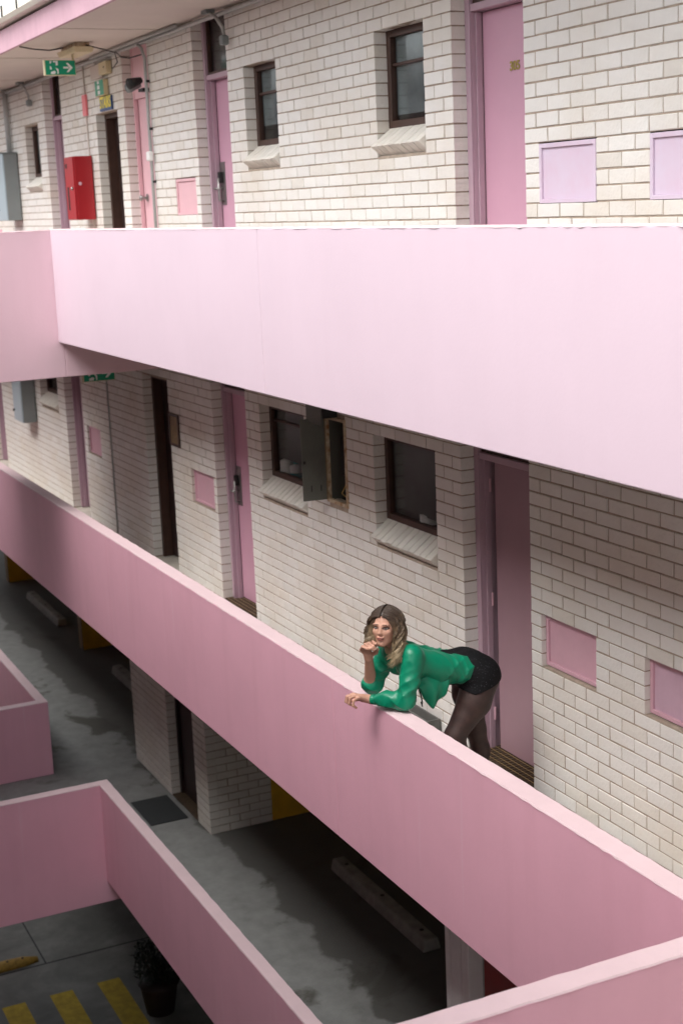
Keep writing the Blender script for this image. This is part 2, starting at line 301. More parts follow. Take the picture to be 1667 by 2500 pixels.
# ------------------------------------------------------------------ brick walls
_bm = {}
def brick_mesh(L, m, var):
    k = (round(L / .004), m, var)
    if k in _bm: return _bm[k]
    L = round(L / .004) * .004; hx, hz, c, d = L / 2, (CH - .0100) / 2, .0026, .108; r = random.Random(str(k))
    j = lambda: r.uniform(-.0011, .0011)
    v = []
    for (ax, az, y) in ((hx, hz, d), (hx, hz, c), (hx - c, hz - c, 0)):
        for sx, sz in ((-1, -1), (1, -1), (1, 1), (-1, 1)): v.append((sx * ax + j(), y + (j() if y < .05 else 0), sz * az + j()))
    f = [(8, 9, 10, 11)]
    for a in (0, 4):
        for i in range(4): f.append((a + i, a + (i + 1) % 4, a + 4 + (i + 1) % 4, a + 4 + i))
    me = bpy.data.meshes.new('brick'); me.from_pydata(v, [], f); me.materials.append(M[m]); me.update(); _bm[k] = me
    return me
CAMI = RM.transposed()
def pix(p):
    c = CAMI @ (Vector(p) - CAM)
    return (833.5 + FPX * c.x / -c.z, 1250 - FPX * c.y / -c.z, -c.z)
def seen(p):
    x, y, d = pix(p)
    if d <= 0 or not (-25 < x < 1692 and -25 < y < 2525): return False
    p = Vector(p); t = (YP + .06 - CAM.y) / (p.y - CAM.y)
    if t < 1:
        zc = CAM.z + (p.z - CAM.z) * t
        for lo, hi in ((2.57, 3.66), (-.31, .78), (-3.19, -2.11)):
            if lo < zc < hi: return False
    return True
def lay(wall, u0, u1, z0, z1, holes, zj, uj, pt, nrm, matn='brick', limit=300):
    """running bond; pt(u, z, d) -> point at depth d behind the face; holes are (u0, u1, z0, z1)"""
    base = BASE[wall.name]; items = []
    k0 = math.ceil((z0 - zj) / CH - .6)
    k = k0
    while zj + (k + .5) * CH < z1 + .02:
        za, zb = zj + k * CH, zj + (k + 1) * CH; zm = (za + zb) / 2
        if zm > z0 - .01:
            segs = [(u0, u1)]
            for h in holes:
                if h[2] - .012 < zm < h[3] + .012:
                    ns = []
                    for a, b in segs:
                        if h[1] <= a or h[0] >= b: ns.append((a, b)); continue
                        if h[0] > a: ns.append((a, h[0]))
                        if h[1] < b: ns.append((h[1], b))
                    segs = ns
            for a, b in segs:
                off = uj + (k % 2) * BL / 2; cuts = [a]
                q = off + math.ceil((a - off) / BL) * BL
                while q < b - .055:
                    if q > a + .055: cuts.append(q)
                    q += BL
                cuts.append(b)
                for i in range(len(cuts) - 1):
                    l0 = cuts[i] + (.005 if i else 0); l1 = cuts[i + 1] - (.005 if i < len(cuts) - 2 else 0)
                    if l1 - l0 > .03: items.append(((l0 + l1) / 2, zm, l1 - l0))
        k += 1
    vis = []; hid = []
    for it in items:
        p = pt(it[0], it[1], 0); (vis if seen(p) else hid).append((pix(p)[2], it))
    vis.sort(key=lambda t: t[0])
    rot = 0 if nrm == '-Y' else math.pi / 2
    mb_v, mb_f = [], []
    for n_, (d, (u, z, L)) in enumerate(vis + hid):
        p = Vector(pt(u, z, 0)); me = brick_mesh(L, matn if random.random() > .07 else 'brickb', random.randrange(3))
        q = p - base + Vector((random.uniform(-.0012, .0012), random.uniform(-.0016, .0016), random.uniform(-.001, .001)))
        ez = (random.gauss(0, .0016), random.gauss(0, .002), rot + random.gauss(0, .0022))
        if n_ < len(vis) and n_ < limit:
            o = bpy.data.objects.new('brick', me); col.objects.link(o); o.parent = wall; o.location = q; o.rotation_euler = ez
        else:
            mx = Matrix.Translation(q) @ Matrix.Rotation(rot, 4, 'Z'); b = len(mb_v)
            mb_v += [tuple(mx @ v.co) for v in me.vertices]; mb_f += [tuple(b + i for i in f.vertices) for f in me.polygons]
    if mb_v:
        me = bpy.data.meshes.new('more_bricks'); me.from_pydata(mb_v, [], mb_f); me.materials.append(M[matn]); me.update()
        o = bpy.data.objects.new('more_bricks', me); col.objects.link(o); o.parent = wall; o['kind'] = 'stuff'
def mortar_front(wall, x0, x1, z0, z1, holes, y0=.0048, y1=.10, dy=0, e=.004):
    mb = MB(); xs = sorted({x0 + e, x1 - e} | {h[0] - e for h in holes} | {h[1] + e for h in holes}); zs = sorted({z0, z1} | {max(z0, h[2] - e) for h in holes} | {min(z1, h[3] + e) for h in holes})
    for i in range(len(xs) - 1):
        for j in range(len(zs) - 1):
            cx, cz = (xs[i] + xs[i + 1]) / 2, (zs[j] + zs[j + 1]) / 2
            if zs[j + 1] - zs[j] < 1e-4 or any(h[0] - e <= cx <= h[1] + e and h[2] - e <= cz <= h[3] + e for h in holes): continue
            mb.box(xs[i], xs[i + 1], dy + y0, dy + y1, zs[j], zs[j + 1])
    obj('mortar', mb, 'mortar', wall)

def window(wall, x0, x1, zh, zs, rail=None):
    """timber window set back 10 cm, sloping brick sill below; zs = foot of the sill on the wall face"""
    w_ = obj('window', B(x0 + .01, x1 - .01, .27, .28, zs, zh), 'inside', wall); tag(w_, 'brown framed window with a grey backing behind the pane')
    zb = zs + .205; obj('pane_backing', B(x0 + .02, x1 - .02, .152, .156, zb + (.17 if x0 < -3 else .09), zh), 'pane_backing' if zs > 3 else 'dim_pane_backing', w_)  # added sheet that gives the pane its reflected grey
    def bar(*a): return obj('frame', B(*a), 'brown', w_, bevel=.004)
    bar(x0 - .005, x0 + .05, .098, .15, zb, zh + .005); bar(x1 - .05, x1 + .005, .098, .15, zb, zh + .005)
    bar(x0 + .05, x1 - .05, .098, .15, zh - .045, zh + .005); bar(x0 + .05, x1 - .05, .098, .15, zb, zb + .05)
    if rail: bar(x0 + .05, x1 - .05, .115, .145, rail, rail + .022)
    obj('pane', B(x0 + .05, x1 - .05, .128, .132, zb + .05, zh - .045), 'glass', w_)
    n_ = max(4, round((x1 - x0) / .0875)); dx = (x1 - x0) / n_
    for i in range(n_):
        a, b = x0 + i * dx + .0055, x0 + (i + 1) * dx - .0055; j = random.uniform(-.003, .003)
        p = [(.115, zb - .105), (.03, zs + .012), (-.06 + j, zs + .085 + j), (.115, zb + .012 + j)]
        obj('sill_brick', MB().prism([(0, y, z) for y, z in p], (a, 0, 0), (b, 0, 0)), 'brickb', w_, bevel=.004)
    obj('sill_mortar', MB().prism([(0, .115, zb - .11), (0, .036, zs + .022), (0, -.045, zs + .080), (0, .115, zb - .002)], (x0 + .006, 0, 0), (x1 - .006, 0, 0)), 'grime', w_)
def hatch(wall, x0, x1, z0, z1, m, deep=.02, fr='rose'):
    p = obj('access_panel', B(x0 + .028, x1 - .028, deep, deep + .02, z0 + .028, z1 - .03), m, wall, bevel=.002)
    for a in ((x0 + .004, x0 + .028, z0 + .004, z1 - .004), (x1 - .028, x1 - .004, z0 + .004, z1 - .004), (x0 + .028, x1 - .028, z0 + .004, z0 + .028), (x0 + .028, x1 - .028, z1 - .03, z1 - .004)):
        obj('panel_frame', B(a[0], a[1], deep - .014, deep + .03, a[2], a[3]), fr, p, bevel=.002)
    obj('panel_back', B(x0 - .004, x1 + .004, deep + .03, .1, z0 - .004, z1 + .004), 'black', p)
def wall(x0, x1, z0, z1, label, zj, uj, wins=(), hats=(), doors=(), vy=0.0, limit=300):
    t = thing('brick_wall', ((x0 + x1) / 2, vy, z0), label, 'brick wall')
    holes = [(a, b, zs + .02, zh) for a, b, zh, zs, r in wins] + [(h[0], h[1], h[2], h[3]) for h in hats] + list(doors)
    mortar_front(t, x0, x1, z0, z1, holes, dy=vy)
    lay(t, x0, x1, z0, z1, holes, zj, uj, lambda u, z, d: (u, vy + d, z), '-Y', limit=limit)
    for a in wins: window(t, *a)
    for h in hats: hatch(t, *h)
    return t
J3, J2 = 4.110, 1.222
TOP3, TOP2 = 5.498, 2.578
w305 = wall(.29, 4.6, Z3, TOP3, 'white brick wall right of the pink door numbered 305', J3, .29, hats=[(.437, 1.015, 3.757, 4.107, 'lilac', .012, 'lilac'), (1.497, 2.08, 3.757, 4.107, 'lilac', .012, 'lilac')])
wall(-4.487, -.563, Z3, TOP3, 'white brick wall with two brown windows, upper walkway', J3, -.563, wins=[(-1.65, -.936, 4.977, J3, 4.735), (-4.115, -3.42, 4.977, J3, 4.735)])
wall(-6.64, -5.345, Z3, TOP3, 'narrow white brick wall with one small pink hatch, upper walkway', J3, -5.345, hats=[(-6.03, -5.45, 3.757, 4.107, 'narrow', .02, 'narrow')])
wall(-9.99, -7.50, Z3, TOP3, 'white brick wall around the dark stairs doorway below the STAIRS sign', J3, -8.57, doors=[(-8.565, -7.75, Z3, 4.885)])
wall(-16, -10.81, Z3, TOP3, 'white brick wall with a slim window and a grey cabinet, upper left corner', J3, -10.81, wins=[(-11.86, -11.16, 4.95, J3 - .01, None)])
wall(.27, 4.6, Z2, TOP2, 'shaded white brick wall with two pink hatches, right edge', J2, .27, hats=[(.387, .975, .885, 1.222, 'rose', .045, 'rose'), (1.45, 2.05, .885, 1.222, 'paleflake', .05, 'rose')])
wall(-4.505, -.583, Z2, TOP2, 'white brick wall with two wide windows behind the woman', J2, -.583, wins=[(-1.91, -.945, 2.088, J2, None), (-4.175, -3.19, 2.088, J2, 1.93)], doors=[(-2.745, -2.39, 1.45, 2.13)])
wall(-6.70, -5.39, Z2, TOP2, 'dim narrow brick wall with a rose hatch and a brown louvre', J2, -5.39, hats=[(-6.12, -5.465, .88, 1.222, 'rose', .045, 'rose')])
wall(-10.09, -7.55, Z2, TOP2, 'dim brick wall left of the dark stair door, lower walkway', J2, -7.55, hats=[(-9.95, -9.37, .88, 1.222, 'rose', .04, 'rose')])
wall(-14.66, -10.92, Z2, TOP2, 'dim brick wall with a blue grey cabinet, lower walkway far left', J2, -10.92, wins=[(-12.2, -11.27, 2.088, J2, None)])
wall(-22, -15.5, Z2, TOP2, 'brick wall beyond the last pink door, lower walkway far left', J2, -15.5, limit=60)
# stair block on the parking deck
YB = .03; JD = ZD
sb = thing('brick_stair_block', (-7.6, .4, ZD), 'dim white brick stair block with a dark door on the parking deck', 'brick block')
mortar_front(sb, -8.955, -6.318, ZD, -.318, [(-7.612, -6.713, ZD, -.75)], dy=YB)
lay(sb, -8.955, -6.318, ZD, -.32, [(-7.612, -6.713, ZD, -.75)], JD, -6.318, lambda u, z, d: (u, YB + d, z), '-Y', 'brickb', 150)
lay(sb, YB + .112, .762, ZD, -.32, [], JD, YB - .01, lambda u, z, d: (-6.318 - d, u, z), '+X', 'brickb', 130)
obj('mortar', B(-6.42, -6.326, YB + .1, .762, ZD, -.318), 'mortar', sb)
obj('block_core', B(-8.95, -6.43, .85, .95, ZD, -.32).box(-8.95, -8.85, .2, .85, ZD, -.32), 'slab', sb)
d_ = obj('door', B(-7.60, -6.72, YB + .14, YB + .18, ZD + .02, -.75), 'dark', sb)
obj('door_frame', B(-7.608, -7.56, YB + .105, YB + .14, ZD + .005, -.75), 'dark', d_)
obj('threshold', B(-7.6, -6.72, YB + .005, YB + .14, ZD + .004, ZD + .02), 'rib', sb)

# ------------------------------------------------------------------ doors
def door(name, x0, x1, zf, ztop, label, leaf, fr='frame', gap=.006, transom=True, plate=False, yb=.185, number=None, cat='door', hinge=False, panel_top=False):
    t = thing(name, ((x0 + x1) / 2, .1, zf), label, cat)
    fw = .075
    ztr = zf + 2.085
    top = ztop if transom else ztr
    for a, b in ((x0 - .003, x0 + fw), (x1 - fw, x1 + .003)):
        obj('jamb', B(a, b, .104, yb + .05, zf + .012, top), fr, t, bevel=.003)
        s = 1 if a < (x0 + x1) / 2 else -1; e = b if s > 0 else a
        obj('architrave', B(min(e, e - s * .022), max(e, e - s * .022), .092, .103, zf + .012, top - .004), fr, t, bevel=.003)
        obj('stop_bead', B(min(e, e + s * .014), max(e, e + s * .014), yb - .05, yb - .008, zf + .012, ztr - .004), fr, t, bevel=.002)
    tb = obj('transom_bar', B(x0 + fw, x1 - fw, .10, yb + .05, ztr, ztr + .045), fr, t, bevel=.003)
    lf = obj('leaf', B(x0 + fw + .004 + gap, x1 - fw - .004, yb, yb + .04, zf + .022, ztr - .005), leaf, t, bevel=.002)
    obj('shadow_gap', B(x0 + fw - .002, x1 - fw + .002, yb + .042, yb + .05, zf + .012, ztr), 'black', t)
    if transom:
        if panel_top: obj('top_panel', B(x0 + fw, x1 - fw, yb - .03, yb, ztr + .045, ztop), leaf, t)
        else:
            f2 = obj('transom_window', B(x0 + fw, x1 - fw, .142, .146, ztr + .07, ztop - .03), 'glass', t)
            obj('transom_backing', B(x0 + fw, x1 - fw, .16, .17, ztr + .045, ztop), 'dark', t)
            obj('transom_frame', B(x0 + fw, x0 + fw + .025, .12, .155, ztr + .047, ztop).box(x0 + fw + .026, x1 - fw, .12, .155, ztr + .047, ztr + .07), 'brown', f2)
    if plate:
        hx = x0 + fw + .03
        pl = obj('lock_plate', B(hx - .012, hx + .10, yb - .006, yb - .001, zf + .96, zf + 1.35), 'steel', lf, bevel=.002)
        obj('lock_box', B(hx + .01, hx + .055, yb - .045, yb - .007, zf + 1.16, zf + 1.26), 'black', lf, bevel=.004)
        obj('pull_handle', MB().tube([(hx + .035, yb - .008, zf + .99), (hx + .035, yb - .05, zf + 1.0), (hx + .035, yb - .05, zf + 1.2), (hx + .035, yb - .008, zf + 1.21)], .011), 'steel', lf, smooth=True)
        obj('lever', MB().tube([(hx + .03, yb - .005, zf + 1.11), (hx + .03, yb - .075, zf + 1.11), (hx + .0, yb - .08, zf + 1.11), (hx + .085, yb - .08, zf + 1.108)], .009), 'steel', lf, smooth=True)
    if number: put_text('number', number, .075, (-.098, yb - .004, 4.597), 'numeral', lf, .115)
    if hinge:
        for hz in (.22, 1.05, 1.85):
            obj('hinge', MB().tube([(x0 + fw + .015, yb - .01, zf + hz), (x0 + fw + .015, yb - .01, zf + hz + .09)], .009), 'rose', lf)
    return t
door('room_door', -.563, .29, Z3, TOP3, 'mauve pink room door numbered 305', 'doorpink', number='305')
door('room_door', -5.345, -4.487, Z3, TOP3, 'pink room door with steel lock plate, upper walkway', 'doorpink', plate=True)
svc = door('service_door', -7.50, -6.64, Z3, TOP3, 'pale pink service door behind the grey conduit beside the stairs doorway', 'narrow', fr='narrow', panel_top=True, yb=.13)
door('room_door', -10.81, -9.99, Z3, TOP3, 'mauve room door left of the red cabinet', 'frame')
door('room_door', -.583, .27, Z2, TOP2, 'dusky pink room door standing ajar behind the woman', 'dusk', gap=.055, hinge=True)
door('room_door', -5.39, -4.505, Z2, TOP2, 'pink room door with black lock plate, lower walkway', 'doorpink', plate=True)
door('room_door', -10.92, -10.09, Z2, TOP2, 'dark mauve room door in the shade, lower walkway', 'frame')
door('room_door', -15.5, -14.66, Z2, TOP2, 'pink room door at the far left edge, lower walkway', 'frame')
def stairdoor(x0, x1, zf, zt, label):
    t = thing('stair_door', ((x0 + x1) / 2, .12, zf), label, 'door')
    obj('leaf', B(x0 + .07, x1 - .02, .20, .24, zf + .02, zt - .05), 'dark', t)
    obj('jamb', B(x0 - .003, x0 + .05, .102, .25, zf + .003, zt), 'brown', t); obj('jamb', B(x1 - .05, x1 + .003, .102, .25, zf + .003, zt), 'brown', t)
    obj('head', B(x0 + .05, x1 - .05, .102, .25, zt - .045, zt + .01), 'brown', t)
    obj('kick_mark', B(x0 + .3, x0 + .36, .1965, .1995, zf + .9, zf + .915), 'steel', t)
stairdoor(-8.565, -7.75, Z3, 4.885, 'dark brown stair door under the STAIRS sign')
stairdoor(-7.55, -6.70, Z2, 2.067, 'dark brown stair door on the lower walkway')
wall(-7.55, -6.70, 2.072, TOP2, 'short brick wall piece above the dark stair door, lower walkway', J2, -6.70)

# thresholds: tiles and ribbed mats in the recesses of the lower walkway
def threshold(x0, x1, label, tiles=True):
    t = thing('doormat', ((x0 + x1) / 2, .1, Z2), label, 'doormat')
    obj('mat_base', B(x0 + .01, x1 - .004, .015, .23, .004, .010), 'rib', t)
    n_ = int((x1 - x0) / .04)
    for i in range(n_): obj('mat_rib', B(x0 + .012 + i * .04, x0 + .034 + i * .04, .017, .228, .0105, .0165), 'rib', t)
    for j in range(5): obj('mat_bar', B(x0 + .01, x1 - .006, .035 + j * .045, .040 + j * .045, .0168, .0185), 'gold' if tiles else 'ochre', t)
threshold(-.583, .27, 'brown ribbed doormat in the doorway right of the woman')
threshold(-5.39, -4.505, 'brown ribbed doormat in the doorway with the black lock plate', False)
tl = mesh('floor_tile', *(lambda b: (b.v, b.f))(B(-.148, .148, -.098, .098, 0, .010)), bevel=.002); tl.materials.append(M['tile'])
ft = thing('tiled_edge', (-1, -.1, Z2), 'strip of grey ribbed floor tiles along the wall of the lower walkway', 'floor tiles')
for i in range(24):
    o = bpy.data.objects.new('tile', tl); col.objects.link(o); o.parent = ft; o.location = Vector((-4.9 + i * .302, -.103, .002)) - Vector((-1, -.1, 0))

# ------------------------------------------------------------------ signs and fittings of the upper walkway
def exit_sign(x, yc, z0, wd, h, label, man=True):
    t = thing('exit_sign', (x, yc, z0), label, 'exit sign')
    y0, y1 = yc - wd / 2, yc + wd / 2
    obj('sign_box', B(x - .05, x, y0, y1, z0, z0 + h), 'ivory', t, bevel=.003)
    obj('green_face', B(x + .001, x + .004, y0 + .012, y1 - .006, z0 + .006, z0 + h - .006), 'green', t)
    q = lambda pts, nm: obj(nm, MB().prism([(0, yc + a * wd, z0 + b * h) for a, b in pts], (x + .005, 0, 0), (x + .007, 0, 0)), 'white', t)
    # arrow pointing right (+y)
    q([(.10, .44), (.10, .56), (.27, .56)[0:2], (.27, .44)], 'arrow_shaft')
    q([(.19, .80), (.26, .80), (.40, .50), (.26, .20), (.19, .20), (.30, .50)], 'arrow_head')
    # white doorway with a green running figure left out of it
    q([(-.33, .92), (-.33, .74), (-.28, .80), (-.26, .92)], 'door_piece'); q([(-.22, .93), (-.22, .84), (-.14, .84), (-.14, .62), (-.07, .66), (-.07, .93)], 'door_piece')
    q([(-.33, .60), (-.33, .38), (-.27, .38), (-.28, .55)], 'door_piece'); q([(-.31, .08), (-.31, .22), (-.19, .30), (-.15, .22), (-.18, .08)], 'door_piece')
    q([(-.15, .50), (-.06, .40), (-.06, .10), (-.10, .10), (-.10, .28)], 'door_piece')
    return t
exit_sign(-7.2, -.735, 5.192, .322, .150, 'green running man exit sign hanging from the upper soffit')
obj('sign_hanger', B(-7.24, -7.22, -.6, -.58, 5.343, 5.5), 'ivory', bpy.data.objects['exit_sign'])
exit_sign(-7.3, -.55, 2.062, .352, .165, 'green running man exit sign half hidden under the upper walkway')
ex = exit_sign(-14.6, 1.0, -.86, .34, .165, 'small exit sign in the dim parking deck, left')
t = thing('emergency_light', (-7.3, -.53, 5.4), 'yellowed emergency light fitting on the soffit above the exit sign', 'light')
obj('diffuser', MB().hexa([(-7.62, -.62, 5.40), (-7.02, -.62, 5.40), (-7.62, -.44, 5.40), (-7.02, -.44, 5.40), (-7.64, -.64, 5.455), (-7.0, -.64, 5.455), (-7.64, -.42, 5.455), (-7.0, -.42, 5.455)]), 'ivory', t, bevel=.006)
obj('housing', B(-7.6, -7.04, -.60, -.46, 5.456, 5.499), 'rust', t)
t = thing('stairs_sign', (-8.09, -.02, 4.9), 'blue sign with yellow word STAIRS above the dark doorway', 'sign')
obj('plate', B(-8.308, -7.866, -.022, -.008, 4.903, 5.049), 'blue', t)
put_text('word', 'STAIRS', .165, (-8.087, -.0245, 4.985), 'yellowl', t, .41)
obj('word_ground', B(-8.30, -7.875, -.0228, -.0222, 4.93, 5.04), 'blue', t)
t = thing('exit_sign', (-8.14, -.03, 5.06), 'small green exit sign directly above the STAIRS sign', 'exit sign')
obj('sign_box', B(-8.30, -7.98, -.06, -.006, 5.06, 5.225), 'ivory', t, bevel=.003); obj('green_face', B(-8.296, -7.99, -.064, -.061, 5.066, 5.222), 'green', t)
obj('figure', B(-8.19, -8.11, -.067, -.065, 5.075, 5.115).box(-8.20, -8.12, -.067, -.065, 5.13, 5.17).box(-8.19, -8.13, -.067, -.065, 5.185, 5.215), 'white', t)
t = thing('junction_box', (-8.0, -.05, 5.3), 'ivory junction box on the brick above the small exit sign', 'box')
obj('box_body', B(-8.10, -7.82, -.07, -.006, 5.27, 5.40), 'ivory', t, bevel=.006); obj('screw', MB().tube([(-7.9, -.074, 5.34), (-7.9, -.07, 5.34)], .01), 'black', t)
t = thing('cover_panel', (-8.4, -.03, 5.3), 'brownish cover plate on the brick beside the ivory junction box', 'panel')
obj('plate', B(-8.55, -8.13, -.03, -.006, 5.255, 5.40), 'soffit', t, bevel=.003)
obj('pink_tag', B(-8.965, -8.83, -.03, -.006, 4.90, 5.13), 'strip', label='small pink red tag on the brick left of the STAIRS sign', cat='tag')
# red hose cabinet
t = thing('hose_cabinet', (-8.97, -.1, 3.745), 'red fire hose cabinet on the upper walkway wall', 'cabinet')
obj('body', B(-9.17, -8.80, -.222, -.012, 3.745, 4.455), 'redbox', t, bevel=.006)
dr = obj('cabinet_door', B(-9.165, -8.805, -.240, -.223, 3.75, 4.45), 'redbox', t, bevel=.005)
obj('slot', B(-9.12, -9.05, -.2425, -.2405, 4.33, 4.38), 'black', dr); obj('window_slit', B(-9.09, -9.03, -.2425, -.2405, 3.86, 4.12), 'black', dr)
obj('latch', MB().tube([(-8.86, -.262, 4.1), (-8.86, -.241, 4.1)], .018), 'steel', dr, smooth=True); obj('side_emblem', MB().tube([(-8.799, -.17, 4.15), (-8.795, -.17, 4.15)], .02), 'rose', t)
def meter(x1, z0, z1, label, wd=.5):
    t = thing('meter_cabinet', (x1 - wd / 2, -.1, z0), label, 'cabinet')
    obj('body', B(x1 - wd, x1, -.195, -.012, z0, z1), 'greybox', t, bevel=.005)
    d = obj('cabinet_door', B(x1 - wd + .004, x1 - .004, -.212, -.196, z0 + .006, z1 - .006), 'bluebox', t, bevel=.003)
    obj('knob', MB().tube([(x1 - wd + .05, -.235, z0 + .15), (x1 - wd + .05, -.212, z0 + .15)], .016), 'black', d)
    obj('rain_hood', B(x1 - wd - .01, x1 + .01, -.225, -.012, z1 + .001, z1 + .014), 'greybox', t)
meter(-12.35, 3.762, 4.65, 'blue grey meter cabinet at the upper left edge')
meter(-12.5, .97, 1.95, 'blue grey meter cabinet under the upper footbridge')
# open meter cabinet beside the lower window
t = thing('meter_cabinet', (-2.6, 0, 1.45), 'open olive grey meter cabinet with rusted cream frame beside the lower window', 'cabinet')
for a in ((-2.40, -2.375, 1.435, 2.145), (-2.76, -2.735, 1.435, 2.145)): obj('rusted_frame', B(a[0], a[1], -.012, .02, a[2], a[3]), 'rust', t)
obj('rusted_frame', B(-2.735, -2.40, -.010, .02, 1.435, 1.462), 'rust', t); obj('rusted_frame', B(-2.735, -2.40, -.010, .02, 2.12, 2.145), 'rust', t)
obj('recess', B(-2.738, -2.397, .18, .2, 1.45, 2.13).box(-2.745, -2.738, .01, .2, 1.45, 2.13).box(-2.397, -2.39, .01, .2, 1.45, 2.13), 'olive', t)
obj('meter', B(-2.62, -2.44, .06, .175, 1.66, 1.98), 'black', t, bevel=.01)
obj('wire', MB().tube([(-2.5, .05, 1.66), (-2.47, .02, 1.60), (-2.50, .0, 1.54), (-2.45, .03, 1.50)], .005).tube([(-2.56, .1, 2.1), (-2.5, .05, 2.05), (-2.44, .02, 2.08)], .005), 'gold', t)
ca, sa = math.cos(math.radians(80)), math.sin(math.radians(80))
hx, hy = -2.745, -.014
def hp(u, v): return (hx + u * ca * -1 + v * sa, hy - u * sa + v * ca * -1)
pts = [hp(0.005, 0), hp(.205, 0), hp(.005, .012), hp(.205, .012)]
ld = obj('cabinet_door', MB().hexa([(*p, 1.455) for p in pts] + [(*p, 2.125) for p in pts]), 'olive', t, bevel=.002)
def onleaf(name, u0, u1, z0, z1, m):
    p = [hp(u0, .0125), hp(u1, .0125), hp(u0, .0145), hp(u1, .0145)]; obj(name, MB().hexa([(*q, z0) for q in p] + [(*q, z1) for q in p]), m, ld)
onleaf('vent_slot', .05, .058, 1.53, 1.58, 'black'); onleaf('vent_slot', .13, .138, 1.53, 1.58, 'black'); onleaf('lock', .175, .195, 1.76, 1.785, 'black')
onleaf('edge_lip', .0, .008, 1.46, 2.12, 'ochre')
t = thing('cable_box', (-2.75, -.1, 2.09), 'black cable box under the upper walkway above the open cabinet', 'box')
obj('box_body', B(-2.80, -2.5, -.140, -.01, 2.155, 2.40), 'black', t, bevel=.004); obj('cover', B(-2.795, -2.505, -.152, -.141, 2.10, 2.39), 'olive', t, bevel=.003)
# louvre
t = thing('wall_louvre', (-6.52, 0, 1.4), 'small brown louvre beside the dark stair door, lower walkway', 'louvre')
obj('louvre_frame', B(-6.675, -6.64, -.02, -.004, 1.40, 1.74).box(-6.41, -6.375, -.02, -.004, 1.40, 1.74).box(-6.64, -6.41, -.02, -.004, 1.40, 1.425).box(-6.64, -6.41, -.02, -.004, 1.715, 1.74), 'brown', t)
for i in range(4): obj('slat', B(-6.636 + i * .057, -6.588 + i * .057, -.014, -.005, 1.427, 1.713), 'ochre', t)
# conduits and cables
def pipe(name, pts, r, m, label, cat='pipe', clips=()):
    t = thing(name, pts[0], label, cat); obj('run', MB().tube(pts, r, 10), m, t, smooth=True)
    for c in clips: obj('clip', B(c[0] - .03, c[0] + .03, c[1] - .004, c[1] + r + .012, c[2] - .012, c[2] + .012), 'black' if cat == 'pipe' else m, t)
    return t
t = pipe('conduit', [(-6.75, -.05, 5.44), (-6.66, -.045, 5.40), (-6.625, -.03, 5.30), (-6.625, -.03, 2.9)], .017, 'conduit', 'thin grey conduit running down beside the pale pink service door', clips=[(-6.625, -.03, z) for z in (5.08, 4.62, 4.10)])
obj('conduit_box', B(-6.67, -6.575, -.07, -.02, 4.305, 4.40), 'white', t, bevel=.012)
pipe('conduit', [(-16, -.035, 5.455), (4, -.035, 5.455)], .02, 'conduit', 'long grey conduit in the corner of the upper soffit and wall', clips=[(x, -.035, 5.455) for x in np.arange(-12.5, 0, .9)])
pipe('conduit', [(-8.3, -.09, 5.47), (-5.5, -.085, 5.475)], .016, 'conduit', 'second thicker conduit under the soffit right of the exit sign')
pipe('drain_pipe', [(-12.6, -.05, 5.49), (-12.6, -.05, 4.67)], .035, 'conduit', 'grey drain pipe running down to the upper left meter cabinet')
pipe('conduit', [(-8.89, -.012, 5.44), (-8.89, -.012, 2.9)], .009, 'soffit', 'very thin conduit down the brick behind the red cabinet')
pipe('conduit', [(-8.89, -.012, 2.55), (-8.89, -.012, .03)], .009, 'conduit', 'very thin line of a movement joint down the dim brick of the lower walkway')  # movement joint of the wall modelled as a thin pipe
pipe('cable', [(-7.41, -1.08, 5.492), (-7.40, -.95, 5.468), (-7.40, -.78, 5.455), (-7.4, -.63, 5.48)], .007, 'cable', 'dark cable sagging from the fascia to the emergency light', 'cable')
pipe('cable', [(-7.04, -.5, 5.47), (-6.95, -.35, 5.42), (-7.05, -.2, 5.40), (-7.3, -.1, 5.33), (-7.6, -.06, 5.30)], .006, 'cable', 'loose dark cable between emergency light and junction box', 'cable')
pipe('cable', [(-7.35, -.10, 5.44), (-7.1, -.12, 5.36), (-6.9, -.10, 5.33), (-6.66, -.05, 5.34)], .006, 'cable', 'loose dark cable looping above the pale pink service door', 'cable')
# floodlight on the service door head
t = thing('floodlight', (-6.75, -.08, 5.0), 'small black twin floodlight on the head of the pale pink service door', 'floodlight')
obj('bracket', B(-6.80, -6.66, -.06, .12, 4.99, 5.02), 'black', t)
obj('head', MB().tube([(-6.72, -.05, 5.10), (-6.70, -.15, 5.07), (-6.69, -.19, 5.06)], [.03, .05, .055], 12), 'black', t, smooth=True)
obj('head', MB().tube([(-6.98, .02, 5.08), (-6.97, -.08, 5.05), (-6.96, -.12, 5.04)], [.03, .045, .05], 12), 'greybox', t, smooth=True)
def walllamp(x, label):
    t = thing('wall_lamp', (x, -.05, 5.3), label, 'lamp')
    obj('arm', MB().tube([(x - .25, -.1, 5.48), (x - .10, -.09, 5.42), (x, -.07, 5.32), (x, -.06, 5.26)], .016), 'conduit', t, smooth=True)
    obj('lamp_head', B(x - .035, x + .035, -.10, -.03, 5.18, 5.26), 'greybox', t, bevel=.012); obj('base_plate', B(x - .32, x - .2, -.14, -.06, 5.47, 5.498), 'greybox', t)
walllamp(-4.35, 'small grey lamp on a bent arm right of the upper pink door')
walllamp(-11.25, 'small grey lamp on a bent arm at the upper far left')
t = svc
obj('knob_plate', MB().tube([(-7.30, .128, 3.95), (-7.30, .118, 3.95)], .04, 12), 'steel', t); obj('knob_ball', MB().tube([(-7.30, .118, 3.95), (-7.30, .09, 3.95), (-7.3, .05, 3.95), (-7.3, .04, 3.95)], [.014, .014, .034, .02], 12), 'steel', t, smooth=True)
